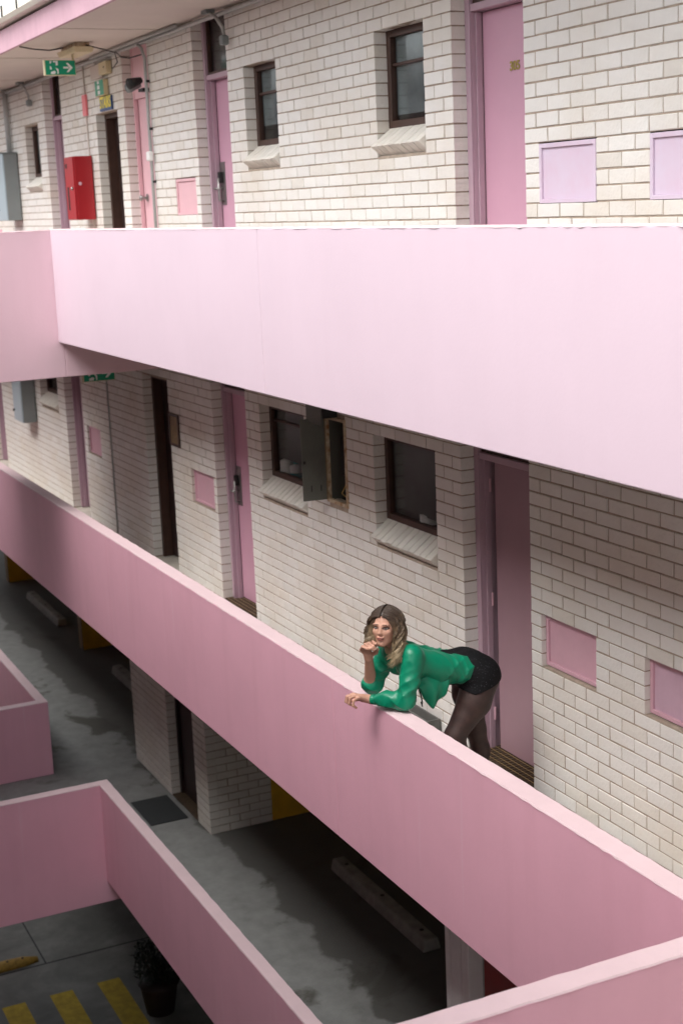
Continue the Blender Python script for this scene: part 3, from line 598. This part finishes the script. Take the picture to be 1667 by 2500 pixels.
# things on the inner window ledges
def bottle(x, y, z, h, m, label, wd=.045):
    t = thing('bottle', (x, y, z), label, 'bottle')
    obj('bottle_body', MB().tube([(x, y, z), (x, y, z + h * .7), (x, y, z + h * .8)], [wd, wd, wd * .4], 10), 'white', t, smooth=True)
    obj('bottle_band', MB().tube([(x, y, z + h * .1), (x, y, z + h * .35)], wd + .001, 10), m, t); obj('cap', MB().tube([(x, y, z + h * .8), (x, y, z + h)], wd * .4, 8), m, t)
bottle(-4.05, .2, 1.43, .20, 'white', 'white bottle inside the lower window left of the open cabinet', .07)
bottle(-3.86, .2, 1.43, .17, 'teal', 'teal banded tub inside the lower window left of the open cabinet', .06)
bottle(-1.42, .22, 1.40, .18, 'carton', 'pale container inside the wide lower window above the woman', .09)
bottle(-3.62, .2, 4.32, .14, 'white', 'white tub inside the left upper window', .05); bottle(-3.48, .2, 4.32, .13, 'teal', 'teal banded tub inside the left upper window', .035)
# box on the walkway floor behind the rail
t = thing('carton', (-1.2, -.14, .01), 'open grey carton on the walkway floor left of her legs', 'carton')
cx0, cx1, cy0, cy1, h = -1.52, -.955, -.125, -.012, .115
for a in ((cx0, cx1, cy0, cy0 + .012), (cx0, cx1, cy1 - .012, cy1), (cx0, cx0 + .012, cy0 + .012, cy1 - .012), (cx1 - .012, cx1, cy0 + .012, cy1 - .012)):
    obj('carton_side', B(a[0], a[1], a[2], a[3], .014, h), 'carton', t)
obj('carton_bottom', B(cx0 + .012, cx1 - .012, cy0 + .012, cy1 - .012, .014, .03), 'carton', t)

# ------------------------------------------------------------------ parking deck
for i, (x, lab) in enumerate(((-6.33, 'dark yellow cross wall right behind the brick stair block'), (-13.9, 'dark yellow cross wall in the middle of the parking deck, left'), (-18.95, 'dark yellow cross wall far away on the parking deck'))):
    t = thing('yellow_wall', (x, 2, ZD), lab, 'wall', 'yellow cross walls of the parking deck'); obj('painted_face', B(x - .2, x, .765 if i == 0 else .75, 4.9, ZD + .002, -.318), 'yellow', t)
    obj('corner_strip', B(x - .2, x - .004, (.765 if i == 0 else .75) - .012, (.765 if i == 0 else .75) - .001, ZD + .002, -.318), 'ochre', t)
def wheelstop(x0, x1, y0, y1, label):
    t = thing('wheel_stop', ((x0 + x1) / 2, (y0 + y1) / 2, ZD), label, 'wheel stop', 'concrete wheel stops on the deck')
    mb = MB().prism([(0, y0, 0), (0, y1, 0), (0, y1 - .03, .12), (0, y0 + .03, .12)], (x0, 0, ZD + .004), (x1, 0, ZD + .004)); obj('stop_body', mb, 'stop', t, bevel=.015, seg=2)
    for x in (x0 + .2, (x0 + x1) / 2, x1 - .2): obj('bolt_hole', MB().tube([(x, (y0 + y1) / 2, ZD + .1245), (x, (y0 + y1) / 2, ZD + .1265)], .022, 10), 'black', t)
wheelstop(-4.87, -2.88, .79, .98, 'concrete wheel stop on the dark deck under the middle of the lower parapet')
wheelstop(-17.6, -15.45, .73, .92, 'far concrete wheel stop between the two left yellow walls')
wheelstop(-12.5, -10.4, .77, .96, 'concrete wheel stop half hidden left of the brick stair block')
obj('rubber_mat', B(-7.625, -6.88, -.47, -.03, ZD + .004, ZD + .014), 'rubber', label='black rubber mat on the deck before the stair block door', cat='mat', bevel=.003)
t = thing('ribbed_post', (-.3, -.25, ZD), 'white ribbed metal post on the deck behind the lower parapet', 'post')
for i, (a, b) in enumerate(((-.466, -.395), (-.385, -.245), (-.235, -.137))): obj('rib', B(a, b, -.30, -.18, ZD + .004, -.318), 'ribwhite', t, bevel=.008)
obj('post_core', B(-.46, -.143, -.285, -.17, ZD + .004, -.32), 'conduit', t)
t = thing('red_wall', (0, .25, ZD), 'dark red painted wall beside the white ribbed post', 'wall')
obj('painted_face', B(-.88, 1.2, .20, .35, ZD + .002, -.318), 'redwall', t); obj('edge_strip', B(-.93, -.882, .19, .35, ZD + .002, -.318), 'dark', t)

# ------------------------------------------------------------------ lower ground
for i, y in enumerate((-1.915, -1.315, -.705)):
    obj('crossing_stripe', B(-8.97, -4.5, y, y + .29, ZL + .004, ZL + .006), 'line', label=('leftmost', 'middle', 'rightmost')[i] + ' yellow crossing stripe on the lower ground, bottom left', cat='stripe', group='yellow crossing stripes')
t = thing('rubber_wheel_stop', (-9.95, -2, ZL), 'worn yellow rubber wheel stop on the lower ground, bottom left', 'wheel stop')
mb = MB(); yy = np.linspace(-3.2, -1.22, 12); mb.tube([(-9.95, y, ZL + .01) for y in yy], [.11] * 10 + [.10, .05], 14); mb.v = [(x, y, ZL + .004 + max(0, z - ZL) * .75) for x, y, z in mb.v]
obj('hump_body', mb, 'bump', t, smooth=True)
for y in (-1.42, -1.62, -1.82, -2.02): obj('bolt', MB().tube([(-9.93, y, ZL + .09), (-9.93, y, ZL + .098)], .016), 'black', t)
# potted shrub
t = thing('potted_shrub', (-7.95, -.25, ZL), 'dark potted shrub in the shadow under the L shaped parapet', 'plant')
obj('pot', MB().tube([(-7.95, -.2, ZL + .004), (-7.95, -.2, ZL + .36), (-7.95, -.2, ZL + .40), (-7.95, -.2, ZL + .40)], [.17, .23, .26, .2], 18), 'pot', t, smooth=True)
mb = MB()
for i in range(7):
    a = i * .9; mb.tube([(-7.95, -.2, ZL + .4), (-7.95 + .1 * math.cos(a), -.2 + .1 * math.sin(a), ZL + .58), (-7.95 + .18 * math.cos(a), -.2 + .18 * math.sin(a), ZL + .82)], [.014, .01, .005], 5)
obj('stems', mb, 'brown', t)
mb = MB()
for i in range(600):
    c = Vector((-7.95, -.2, ZL + .66)) + Vector(rng.normal(0, 1, 3)).normalized() * (rng.random() ** .4) * .32
    if c.z < ZL + .40: c.z = ZL + .42 + rng.random() * .2
    d = Vector(rng.normal(0, 1, 3)).normalized(); e = d.cross(Vector((0, 0, 1))).normalized() * .018; k = len(mb.v); mb.v += [tuple(c - d * .05), tuple(c + e), tuple(c + d * .05), tuple(c - e)]; mb.f.append((k, k + 1, k + 2, k + 3))
o = obj('leaves', mb, 'leaf', t); o['kind'] = 'stuff'
#PERSON
# ------------------------------------------------------------------ the woman leaning on the lower parapet
class Field:
    """signed distance volume built from tapered capsules and ellipsoids, blended smoothly"""
    def __init__(s, lo, hi, h):
        s.lo = np.array(lo, float); s.h = h; s.n = np.ceil((np.array(hi) - s.lo) / h).astype(int) + 1
        s.F = np.full(s.n, .2, np.float32); s.ax = [s.lo[i] + h * np.arange(s.n[i]) for i in range(3)]
    def _sub(s, lo, hi):
        a = np.clip(((np.array(lo) - s.lo) / s.h).astype(int), 0, s.n - 1); b = np.clip(((np.array(hi) - s.lo) / s.h).astype(int) + 2, 1, s.n)
        sl = tuple(slice(a[i], b[i]) for i in range(3)); return sl, np.stack(np.meshgrid(*[s.ax[i][sl[i]] for i in range(3)], indexing='ij'), -1).astype(np.float32)
    def _mix(s, sl, d, k, sub):
        F = s.F[sl]
        if sub: d = -d; h = np.clip(.5 - .5 * (d - F) / k, 0, 1); s.F[sl] = F * h + d * (1 - h) + k * h * (1 - h) if False else np.maximum(F, d) + np.maximum(k - np.abs(F - d), 0) ** 2 / (4 * k)
        else: s.F[sl] = np.minimum(F, d) - np.maximum(k - np.abs(F - d), 0) ** 2 / (4 * k)
    def cap(s, a, b, ra, rb, k=.02, sub=False):
        a, b = np.array(a, float), np.array(b, float); m = max(ra, rb) + .06
        sl, P = s._sub(np.minimum(a, b) - m, np.maximum(a, b) + m)
        if P.size == 0: return
        v = b - a; t = np.clip(((P - a) @ v) / (v @ v + 1e-12), 0, 1); d = np.linalg.norm(P - a - t[..., None] * v, axis=-1) - (ra + (rb - ra) * t); s._mix(sl, d, k, sub)
    def chain(s, pts, rs, k=.02):
        for i in range(len(pts) - 1): s.cap(pts[i], pts[i + 1], rs[i], rs[i + 1], k)
    def ell(s, c, r, A=None, k=.02, sub=False):
        c, r = np.array(c, float), np.array(r, float); m = r.max() + .05; sl, P = s._sub(c - m, c + m)
        q = P - c
        if A is not None: q = q @ A.T
        q = q / r; l = np.linalg.norm(q, axis=-1); g = np.linalg.norm(q / r, axis=-1) + 1e-9; s._mix(sl, l * (l - 1) / g, k, sub)
    def mesh(s):
        F = s.F; I = F < 0; c = np.zeros(np.array(F.shape) - 1, np.int8); n = F.shape
        for i in (0, 1):
            for j in (0, 1):
                for k in (0, 1): c += I[i:n[0] - 1 + i, j:n[1] - 1 + j, k:n[2] - 1 + k]
        act = (c > 0) & (c < 8); idx = np.full(act.shape, -1, np.int64); ijk = np.argwhere(act); idx[act] = np.arange(len(ijk))
        acc = np.zeros((len(ijk), 3)); cnt = np.zeros(len(ijk))
        cor = [(i, j, k) for i in (0, 1) for j in (0, 1) for k in (0, 1)]
        for a in cor:
            for d in range(3):
                if a[d]: continue
                b = list(a); b[d] = 1
                fa = F[ijk[:, 0] + a[0], ijk[:, 1] + a[1], ijk[:, 2] + a[2]]; fb = F[ijk[:, 0] + b[0], ijk[:, 1] + b[1], ijk[:, 2] + b[2]]
                m = (fa < 0) != (fb < 0); t = fa[m] / (fa[m] - fb[m]); p = ijk[m] + np.array(a, float); p[:, d] += t; acc[m] += p; cnt[m] += 1
        V = s.lo + s.h * acc / cnt[:, None]; faces = []
        for d in range(3):
            e, f = [(1, 2), (2, 0), (0, 1)][d]
            sa = [slice(None)] * 3; sb = [slice(None)] * 3; sa[d] = slice(0, n[d] - 1); sb[d] = slice(1, n[d])
            ch = np.argwhere(I[tuple(sa)] != I[tuple(sb)]); ch = ch[(ch[:, e] > 0) & (ch[:, f] > 0) & (ch[:, e] < n[e] - 1) & (ch[:, f] < n[f] - 1)]
            q = []
            for de, df in ((-1, -1), (0, -1), (0, 0), (-1, 0)):
                z = ch.copy(); z[:, e] += de; z[:, f] += df; q.append(idx[z[:, 0], z[:, 1], z[:, 2]])
            q = np.stack(q, 1); fl = ~I[ch[:, 0], ch[:, 1], ch[:, 2]]; q[fl] = q[fl][:, ::-1]; faces.append(q)
        return V, np.concatenate(faces)
def soft(V, Fc, it=2, lam=.5):
    e = np.concatenate([Fc[:, [0, 1]], Fc[:, [1, 2]], Fc[:, [2, 3]], Fc[:, [3, 0]]]); e = np.concatenate([e, e[:, ::-1]])
    for _ in range(it):
        s = np.zeros_like(V); c = np.bincount(e[:, 0], minlength=len(V))[:, None]
        for d in range(3): s[:, d] = np.bincount(e[:, 0], V[e[:, 1], d], len(V))
        V = V + lam * (s / np.maximum(c, 1) - V)
    return V
def sdf_obj(name, V, Fc, mats, parent, idx=None):
    b = np.array(BASE[parent.name]); me = bpy.data.meshes.new(name); me.from_pydata((V - b).tolist(), [], Fc.tolist())
    for m in mats: me.materials.append(m)
    me.polygons.foreach_set('use_smooth', [True] * len(Fc))
    if idx is not None: me.polygons.foreach_set('material_index', idx.astype(np.int32))
    me.update(); o = bpy.data.objects.new(name, me); col.objects.link(o); o.parent = parent; BASE[o.name] = Vector(b); return o

def skinmat(name, c, r=.45, sss=.12):
    m = mat(name, c, r, 0.08, 30); P = m.node_tree.nodes['Principled BSDF']; P.inputs['Subsurface Weight'].default_value = sss; P.inputs['Subsurface Radius'].default_value = (.01, .004, .002); return m
M['skin'] = skinmat('skin', (0.56, 0.305, 0.215), .62, .06); M['lip'] = skinmat('lips', (0.42, 0.155, 0.125), .35); M['brow'] = skinmat('brows', (0.09, 0.05, 0.035), .6, 0); M['shadow'] = skinmat('eye_makeup', (0.10, 0.055, 0.042), .6, 0)
M['tights'] = mat('sheer_tights', (0.056, 0.027, 0.021), .58, scale=14, col2=(0.026, 0.013, 0.011), bump=.25, bscale=420)
M['satin'] = mat('green_satin', (0.0, 0.205, 0.108), .36, 0.06, 8, spec=.4, bump=.35, bscale=20)
P_ = M['satin'].node_tree.nodes['Principled BSDF']; P_.inputs['Sheen Weight'].default_value = .08; P_.inputs['Sheen Roughness'].default_value = .4
M['glitter'] = mat('black_glitter', (0.010, 0.010, 0.011), .75, spec=.15); n = M['glitter'].node_tree; vo = n.nodes.new('ShaderNodeTexVoronoi'); vo.inputs['Scale'].default_value = 170; rp = n.nodes.new('ShaderNodeMapRange')
tc = n.nodes.new('ShaderNodeTexCoord'); n.links.new(tc.outputs['Object'], vo.inputs['Vector']); n.links.new(vo.outputs['Color'], rp.inputs['Value']); rp.inputs['From Min'].default_value = .78; rp.inputs['From Max'].default_value = .95; rp.inputs['To Min'].default_value = 0.0
mx = n.nodes.new('ShaderNodeMix'); mx.data_type = 'RGBA'; mx.inputs['A'].default_value = (.007, .007, .008, 1); mx.inputs['B'].default_value = (.045, .045, .05, 1); n.links.new(rp.outputs[0], mx.inputs['Factor']); n.links.new(mx.outputs['Result'], n.nodes['Principled BSDF'].inputs['Base Color'])
# hair dyed dark at the roots, blonde at the ends
m = bpy.data.materials.new('ombre_hair'); m.use_nodes = True; n = m.node_tree; P_ = n.nodes['Principled BSDF']; P_.inputs['Roughness'].default_value = .42; M['hair'] = m
tc = n.nodes.new('ShaderNodeTexCoord'); sx = n.nodes.new('ShaderNodeSeparateXYZ'); mr = n.nodes.new('ShaderNodeMapRange'); mr.inputs['From Min'].default_value = 1.29; mr.inputs['From Max'].default_value = 1.05
no = n.nodes.new('ShaderNodeTexNoise'); no.inputs['Scale'].default_value = 48; ad = n.nodes.new('ShaderNodeMath'); ad.operation = 'MULTIPLY_ADD'; ad.inputs[1].default_value = -.16
n.links.new(tc.outputs['Object'], no.inputs['Vector']); n.links.new(tc.outputs['Object'], sx.inputs[0]); n.links.new(no.outputs['Fac'], ad.inputs[0]); n.links.new(sx.outputs['Z'], ad.inputs[2]); n.links.new(ad.outputs[0], mr.inputs['Value'])
cr = n.nodes.new('ShaderNodeValToRGB'); cr.color_ramp.elements[0].color = (.050, .032, .022, 1); cr.color_ramp.elements[1].color = (.44, .34, .205, 1); e_ = cr.color_ramp.elements.new(.45); e_.color = (.15, .10, .058, 1)
n.links.new(mr.outputs[0], cr.inputs[0]); n.links.new(cr.outputs[0], P_.inputs['Base Color'])

wm = thing('person', (.29, -.45, Z2), 'woman in green satin blouse and black shorts leaning on the pink parapet', 'person')
hf = np.array((.655, -.750, .095)); hf /= np.linalg.norm(hf); up_ = np.array((-.10, .12, .985)); hu = up_ - hf * (hf @ up_); hu /= np.linalg.norm(hu); hs = np.cross(hu, hf)
HC = np.array((.285, -1.047, 1.288)); HA = np.stack([hs, hu, hf])
def hl(s, u, f): return HC + s * hs + u * hu + f * hf
f = Field((-.08, -1.38, -.01), (.62, -.15, 1.42), .0046)
# legs and pelvis
f.chain([(.375, -.445, .865), (.385, -.50, .74), (.40, -.655, .545), (.392, -.61, .40), (.388, -.56, .24), (.385, -.53, .09)], [.113, .103, .063, .056, .046, .034], .03)
f.chain([(.20, -.44, .865), (.20, -.435, .72), (.20, -.39, .48), (.20, -.355, .33), (.20, -.345, .20), (.20, -.36, .08)], [.110, .099, .065, .057, .044, .034], .03)
for x, y in ((.385, -.53), (.20, -.36)): f.chain([(x, y + .02, .04), (x, y - .09, .03), (x, y - .16, .022)], [.036, .032, .022], .02)
f.ell((.285, -.465, .918), (.160, .128, .106), k=.05); f.ell((.365, -.425, .895), (.094, .104, .100), k=.04); f.ell((.205, -.415, .895), (.094, .100, .100), k=.04)
for s in (-1, 1): f.chain([(.285 + s * .055, -.50, .94), (.283 + s * .045, -.66, .96), (.28 + s * .06, -.86, 1.045)], [.10, .078, .085], .04)
f.cap((.14, -.95, 1.10), (.41, -.945, 1.105), .055, .055, .04)
# neck and head
f.cap((.277, -.94, 1.12), hl(0, -.05, -.02), .056, .047, .03)
E_ = lambda c, r, k=.015, sub=False: f.ell(hl(*c), r, HA, k, sub)
E_((0, .035, -.012), (.068, .076, .090)); E_((0, -.028, .026), (.0565, .082, .062), .03)
for s in (-1, 1): f.cap(hl(s * .045, -.045, .0), hl(s * .010, -.093, .058), .020, .015, .02); E_((s * .035, -.020, .062), (.022, .02, .018), .02); E_((s * .03, .026, .076), (.024, .008, .012), .012); E_((s * .073, -.005, -.012), (.008, .026, .016), .008)
E_((0, -.093, .062), (.018, .014, .016), .015)
for s in (-1, 1): E_((s * .031, .006, .098), (.017, .010, .014), .012, True)
f.cap(hl(0, .016, .082), hl(0, -.023, .098), .0065, .0088, .012); E_((0, -.028, .092), (.0138, .007, .008), .008)
E_((0, -.052, .086), (.023, .0065, .011), .006); E_((0, -.064, .084), (.020, .0065, .011), .006)
# left arm and hand (on the rail)
f.chain([(.42, -.945, 1.11), (.455, -1.01, .86), (.29, -1.178, .852)], [.045, .038, .0245], .02)
f.chain([(.29, -1.178, .852), (.279, -1.215, .862)], [.0245, .026], .015)
for i, (x, dx, lz, ly) in enumerate(((.240, -.012, .004, 0.0), (.262, -.004, .010, -.008), (.284, .002, .008, -.005), (.304, .010, 0.0, .008))):
    k0 = (x, -1.262 + ly, .880 + lz); f.cap((.28 + (x - .28) * .4, -1.195, .855), k0, .016, .0125, .012)
    k1 = (x + dx * .6, -1.301 + ly, .872 + lz); k2 = (x + dx, -1.309 + ly, .838 + lz); k3 = (x + dx, -1.288 + ly, .824 + lz)
    f.chain([k0, k1, k2, k3], [.0105, .0095, .0085, .0078], .004)
f.chain([(.262, -1.20, .852), (.225, -1.235, .842), (.215, -1.275, .830)], [.016, .0115, .009], .006)
# right arm and hand (at the chin)
f.chain([(.13, -.95, 1.10), (.095, -1.05, .855), (.105, -1.075, .90), (.207, -1.131, 1.082)], [.045, .042, .040, .0245], .02)
f.cap((.207, -1.131, 1.082), (.212, -1.139, 1.108), .0245, .027, .015)
HO = np.array((.043, -.0215, .014))
for mc, pip, tip in (((.165, -1.158, 1.132), (.208, -1.170, 1.163), (.238, -1.143, 1.149)), ((.168, -1.143, 1.145), (.212, -1.150, 1.176), (.250, -1.114, 1.140)), ((.172, -1.127, 1.152), (.216, -1.130, 1.184), (.252, -1.103, 1.152)), ((.178, -1.110, 1.156), (.218, -1.108, 1.191), (.250, -1.092, 1.174))):
    mc, pip, tip = [np.array(v) + HO for v in (mc, pip, tip)]
    f.cap(np.array((.168, -1.115, 1.09)) + HO, mc, .018, .0125, .012); mid = pip * .45 + tip * .55 + np.array((.012, 0, -.002)); f.chain([mc, pip, mid, tip], [.0105, .0095, .0085, .0078], .004)
f.chain([np.array(v) + HO for v in ((.175, -1.098, 1.09), (.215, -1.083, 1.112), (.240, -1.082, 1.140))], [.016, .0115, .009], .006)
V, Fc = f.mesh(); V = soft(V, Fc, 1, .4); cen = V[Fc].mean(1); L_ = (cen - HC) @ HA.T
mi = np.zeros(len(Fc), int); mi[(cen[:, 1] > -.78) & (cen[:, 2] < .99)] = 1
hd = (np.abs(L_[:, 0]) < .08) & (L_[:, 2] > .05) & (np.abs(L_[:, 1]) < .12); a_ = np.abs(L_[:, 0])
mi[hd & (a_ / .0225) .__pow__(2).__add__(((L_[:, 1] + .057 + .16 * a_) / (.0105)) ** 2).__lt__(1) & (L_[:, 2] > .078)] = 2
mi[hd & (a_ < .019) & (np.abs(L_[:, 1] + .057 + .16 * a_) < .0020) & (L_[:, 2] > .076)] = 3
mi[hd & (((a_ - .0315) / .020) ** 2 + ((L_[:, 1] - .006) / .0105) ** 2 < 1)] = 4
mi[hd & (a_ > .012) & (a_ < .052) & (np.abs(L_[:, 1] - (.0255 + .10 * (a_ - .012) - np.maximum(a_ - .036, 0) * .75)) < .0025)] = 3
body = sdf_obj('body', V, Fc, [M['skin'], M['tights'], M['lip'], M['brow'], M['shadow']], wm, mi)
def skin_f(s, u):
    for ff in np.linspace(.12, .03, 120):
        p = hl(s, u, ff); i = ((p - f.lo) / f.h + .5).astype(int)
        if f.F[tuple(i)] < 0: return ff
    return .08
wh = mat('eye_white', (.42, .40, .38), .3); ir = mat('iris', (.05, .045, .035), .2)
for s in (-1, 1):
    fz = skin_f(s * .031, .005); mb = MB(); bm = bmesh.new(); bmesh.ops.create_uvsphere(bm, u_segments=20, v_segments=14, radius=1)
    R3 = Matrix((hs, hu, hf)).transposed()
    Vv = [Vector(hl(s * .031 + v.co.x * .0122, .0045 + v.co.y * .0046, fz - .0055 + v.co.z * .0085)) for v in bm.verts]; mb.v = [tuple(v) for v in Vv]; mb.f = [tuple(v.index for v in fc.verts) for fc in bm.faces]
    me_i = [1 if (np.mean([v.co.z for v in fc.verts]) > .3 and abs(np.mean([v.co.x for v in fc.verts]) - .12) < .5) else 0 for fc in bm.faces]; bm.free()
    o = obj('eye', mb, wh, body, smooth=True); o.data.materials.append(ir)
    for p, ii in zip(o.data.polygons, me_i): p.material_index = ii
# shorts: a shell over the hips
X_, Y_, Z_ = f.ax; yy = Y_[None, :, None]; zz = Z_[None, None, :]
hem = np.where(yy > -.54, .812 + (yy + .54) * .30, .812 + (-.54 - yy) * .42)
g2 = Field((-.08, -1.38, -.01), (.62, -.15, 1.42), .0046); g2.F = np.maximum(np.maximum(f.F - .009, hem - zz), np.maximum(-.655 - yy, zz - 1.12)).astype(np.float32)
V, Fc = g2.mesh(); V = soft(V, Fc, 3); sdf_obj('shorts', V, Fc, [M['glitter']], wm)
# blouse
q = Field((-.05, -1.26, .70), (.62, -.48, 1.30), .0048)
for s in (-1, 1): q.chain([(.277 + s * .080, -.935, 1.085), (.283 + s * .070, -.75, .995), (.287 + s * .075, -.565, .950)], [.092, .088, .092], .05)
for s in (-1, 1): q.ell((.277 + s * .07, -.925, 1.01), (.075, .07, .075), k=.04)
q.chain([(.405, -.935, 1.115), (.450, -.985, .97), (.460, -1.02, .862), (.375, -1.10, .860), (.308, -1.162, .853)], [.074, .060, .059, .051, .029], .022)
q.chain([(.14, -.95, 1.105), (.105, -1.02, .95), (.098, -1.055, .875)], [.070, .060, .060], .022); q.ell((.098, -1.060, .868), (.072, .072, .066), k=.02)
# open V at the throat
q.cap((.285, -1.02, 1.20), (.315, -1.04, .98), .062, .012, .015, sub=True)
P3 = np.stack(np.meshgrid(*q.ax, indexing='ij'), -1); x_, y_, z_ = P3[..., 0], P3[..., 1], P3[..., 2]
w1_ = np.exp(-((y_ + .63) / .10) ** 2); w2_ = np.exp(-(((x_ - .455) / .10) ** 2 + ((y_ + 1.0) / .09) ** 2 + ((z_ - .93) / .10) ** 2)); w3_ = np.exp(-(((x_ - .1) / .09) ** 2 + ((y_ + 1.05) / .09) ** 2))
ph = 2.2 * np.sin(9 * z_ + 5 * x_) + 1.2 * np.sin(21 * x_ + 6 * y_)
rid = lambda v: 2 * np.abs(np.sin(v)) ** .7 - 1.1                       # sharp creases, soft swells
fold = .0034 * w1_ * rid(58 * (y_ * .95 + z_ * .35) + 1.6 * ph) + .0060 * w2_ * rid(52 * (z_ * .9 - y_ * .45) + 1.4 * ph) + .0055 * w3_ * rid(46 * (x_ * .6 + y_ * .8) + 1.5 * ph) + .0036 * rid(24 * (y_ * .55 + x_ * .35 - z_ * .75) + 1.7 * ph)
q.F = (q.F + fold).astype(np.float32)
V, Fc = q.mesh(); V = soft(V, Fc, 1); blouse = sdf_obj('blouse', V, Fc, [M['satin']], wm)
def sheet(top, bot, nu, nv, wav, ph0):
    mb = MB(); top = np.array(top); bot = np.array(bot); tt = np.linspace(0, 1, len(top))
    for i in range(nu + 1):
        u = i / nu; a = np.array([np.interp(u, tt, top[:, d]) for d in range(3)]); b = np.array([np.interp(u, tt, bot[:, d]) for d in range(3)])
        for j in range(nv + 1):
            v = j / nv; p = a * (1 - v) + b * v; p = p + np.array((1, .15, 0)) * (wav * v * math.sin(u * 17 + ph0 + 1.5 * v) + .02 * math.sin(math.pi * v)); mb.v.append(tuple(p))
    for i in range(nu):
        for j in range(nv): k = i * (nv + 1) + j; mb.f.append((k, k + 1, k + nv + 2, k + nv + 1))
    return mb
for nm, tp, bt, p0 in (('blouse_flap', [(.395, -.93, .95), (.415, -.84, .975), (.41, -.74, .985), (.40, -.655, .985)], [(.405, -.905, .90), (.425, -.825, .762), (.425, -.735, .825), (.41, -.668, .935)], 0), ('blouse_flap', [(.16, -.90, .95), (.15, -.80, .975), (.16, -.68, .985)], [(.18, -.88, .89), (.17, -.80, .80), (.16, -.70, .90)], 2)):
    fl = obj(nm, sheet(tp, bt, 26, 14, .013, p0), 'satin', blouse, smooth=True); sm = fl.modifiers.new('thickness', 'SOLIDIFY'); sm.thickness = .003
obj('cuff', MB().tube([(.322, -1.150, .853), (.304, -1.166, .853), (.296, -1.172, .853)], [.033, .030, .027], 14), 'satin', blouse, smooth=True)
obj('tie', MB().tube([(.36, -.90, .90), (.352, -.895, .85), (.35, -.893, .80)], [.006, .009, .007], 8).tube([(.37, -.885, .90), (.375, -.87, .85), (.385, -.865, .80), (.375, -.86, .77), (.37, -.868, .80)], [.004, .005, .004, .004, .004], 8), 'black', blouse, smooth=True)
# hair: a base volume and many wavy locks
q = Field((.08, -1.22, 1.02), (.50, -.86, 1.44), .005)
E2 = lambda c, r, k=.015, sub=False: q.ell(hl(*c), r, HA, k, sub)
E2((0, .042, -.020), (.080, .082, .096))
for s in (-1, 1):
    q.chain([hl(s * .062, .05, .01), hl(s * .080, -.02, .0), hl(s * .078, -.10 if s > 0 else -.06, .0), hl(s * .07, -.17 if s > 0 else -.085, .02)], [.032, .028, .030, .018], .03)
    q.chain([hl(s * .05, .05, -.06), hl(s * .066, -.04, -.06), hl(s * .06, -.13 if s > 0 else -.08, -.05), hl(s * .05, -.19 if s > 0 else -.11, -.03)], [.045, .045, .042, .02], .03)
q.chain([hl(0, .02, -.08), hl(0, -.08, -.085), hl(0, -.16, -.07)], [.05, .05, .03], .03)
q.ell(hl(-.004, -.018, .080), (.057, .091, .064), HA, .012, True)
V, Fc = q.mesh(); V = soft(V, Fc, 2); hair = sdf_obj('hair', V, Fc, [M['hair']], wm)
mb = MB(); rr = random.Random(3)
for s in (-1, 1):
    clumps = [(25 + 130 * ((c + rr.random()) / 30) ** 1.1, rr.uniform(.80, 1.12), rr.uniform(0, 6.28), rr.uniform(-.004, .018), rr.uniform(.009, .019)) for c in range(30)]
    for i in range(330):
        c_ = clumps[i % 30]; th = math.radians(c_[0] + rr.gauss(0, 2.2)); ln = (c_[1] + rr.uniform(-.06, .05)) * (1 if s > 0 else .62); ph = c_[2] + rr.gauss(0, .22); out = c_[3] + rr.gauss(0, .0028); wv = c_[4] * rr.uniform(.8, 1.2)
        ct, st = math.cos(th), math.sin(th); pts = []
        for fi in (4, 24, 46, 70, 90):
            p_ = math.radians(fi); pts.append((s * ((.083 + out) * math.sin(p_)), .042 + .090 * st * math.cos(p_) ** .8 - .010 * math.sin(p_), -.020 + .104 * ct * (1 - .42 * math.sin(p_) ** 2)))
        f1 = pts[-1][2]; bk = max(0, -f1 - .02)
        for du, ds, df in ((-.035, .006, -.004), (-.085, .010, -.002), (-.135, .006, .008), (-.185, -.004, .020), (-.225, -.014, .030)):
            pts.append((s * (.084 + out + ds - bk * .45), .03 + du * ln * 1.05, f1 * (1 + du * 1.4) + df - (.018 if s < 0 else 0)))
        P = [hl(a, b, c) for a, b, c in pts]; fine = []
        for j in range(len(P) - 1):
            for u in (0, .5): fine.append(P[j] * (1 - u) + P[j + 1] * u)
        fine.append(P[-1]); fine = np.array(fine)
        for _ in range(2): fine[1:-1] = .25 * fine[:-2] + .5 * fine[1:-1] + .25 * fine[2:]
        for j in range(len(fine)):
            g_ = max(0, j - 4) / 11; fine[j] += g_ * wv * 1.9 * (math.sin(ph + j * .75) * hf + math.cos(ph * 1.3 + j * .7) * hs)
        r0 = rr.uniform(.0016, .0034); mb.tube([tuple(p) for p in fine], [r0 * (1 if j < 13 else max(.2, 1 - (j - 12) * .12)) for j in range(len(fine))], 5, False)
obj('locks', mb, 'hair', hair, smooth=True)
ep = [hl(.080, -.02, .012), hl(.083, -.06, .016), hl(.080, -.125, .03)]
obj('earring', MB().tube([tuple(p) for p in ep], [.0022, .0022, .0022], 6).tube([tuple(ep[2]), tuple(ep[2] - np.array((0, 0, .012)))], [.005, .003], 8), mat('gold', (.8, .6, .35), .2, metal=1.0), body)
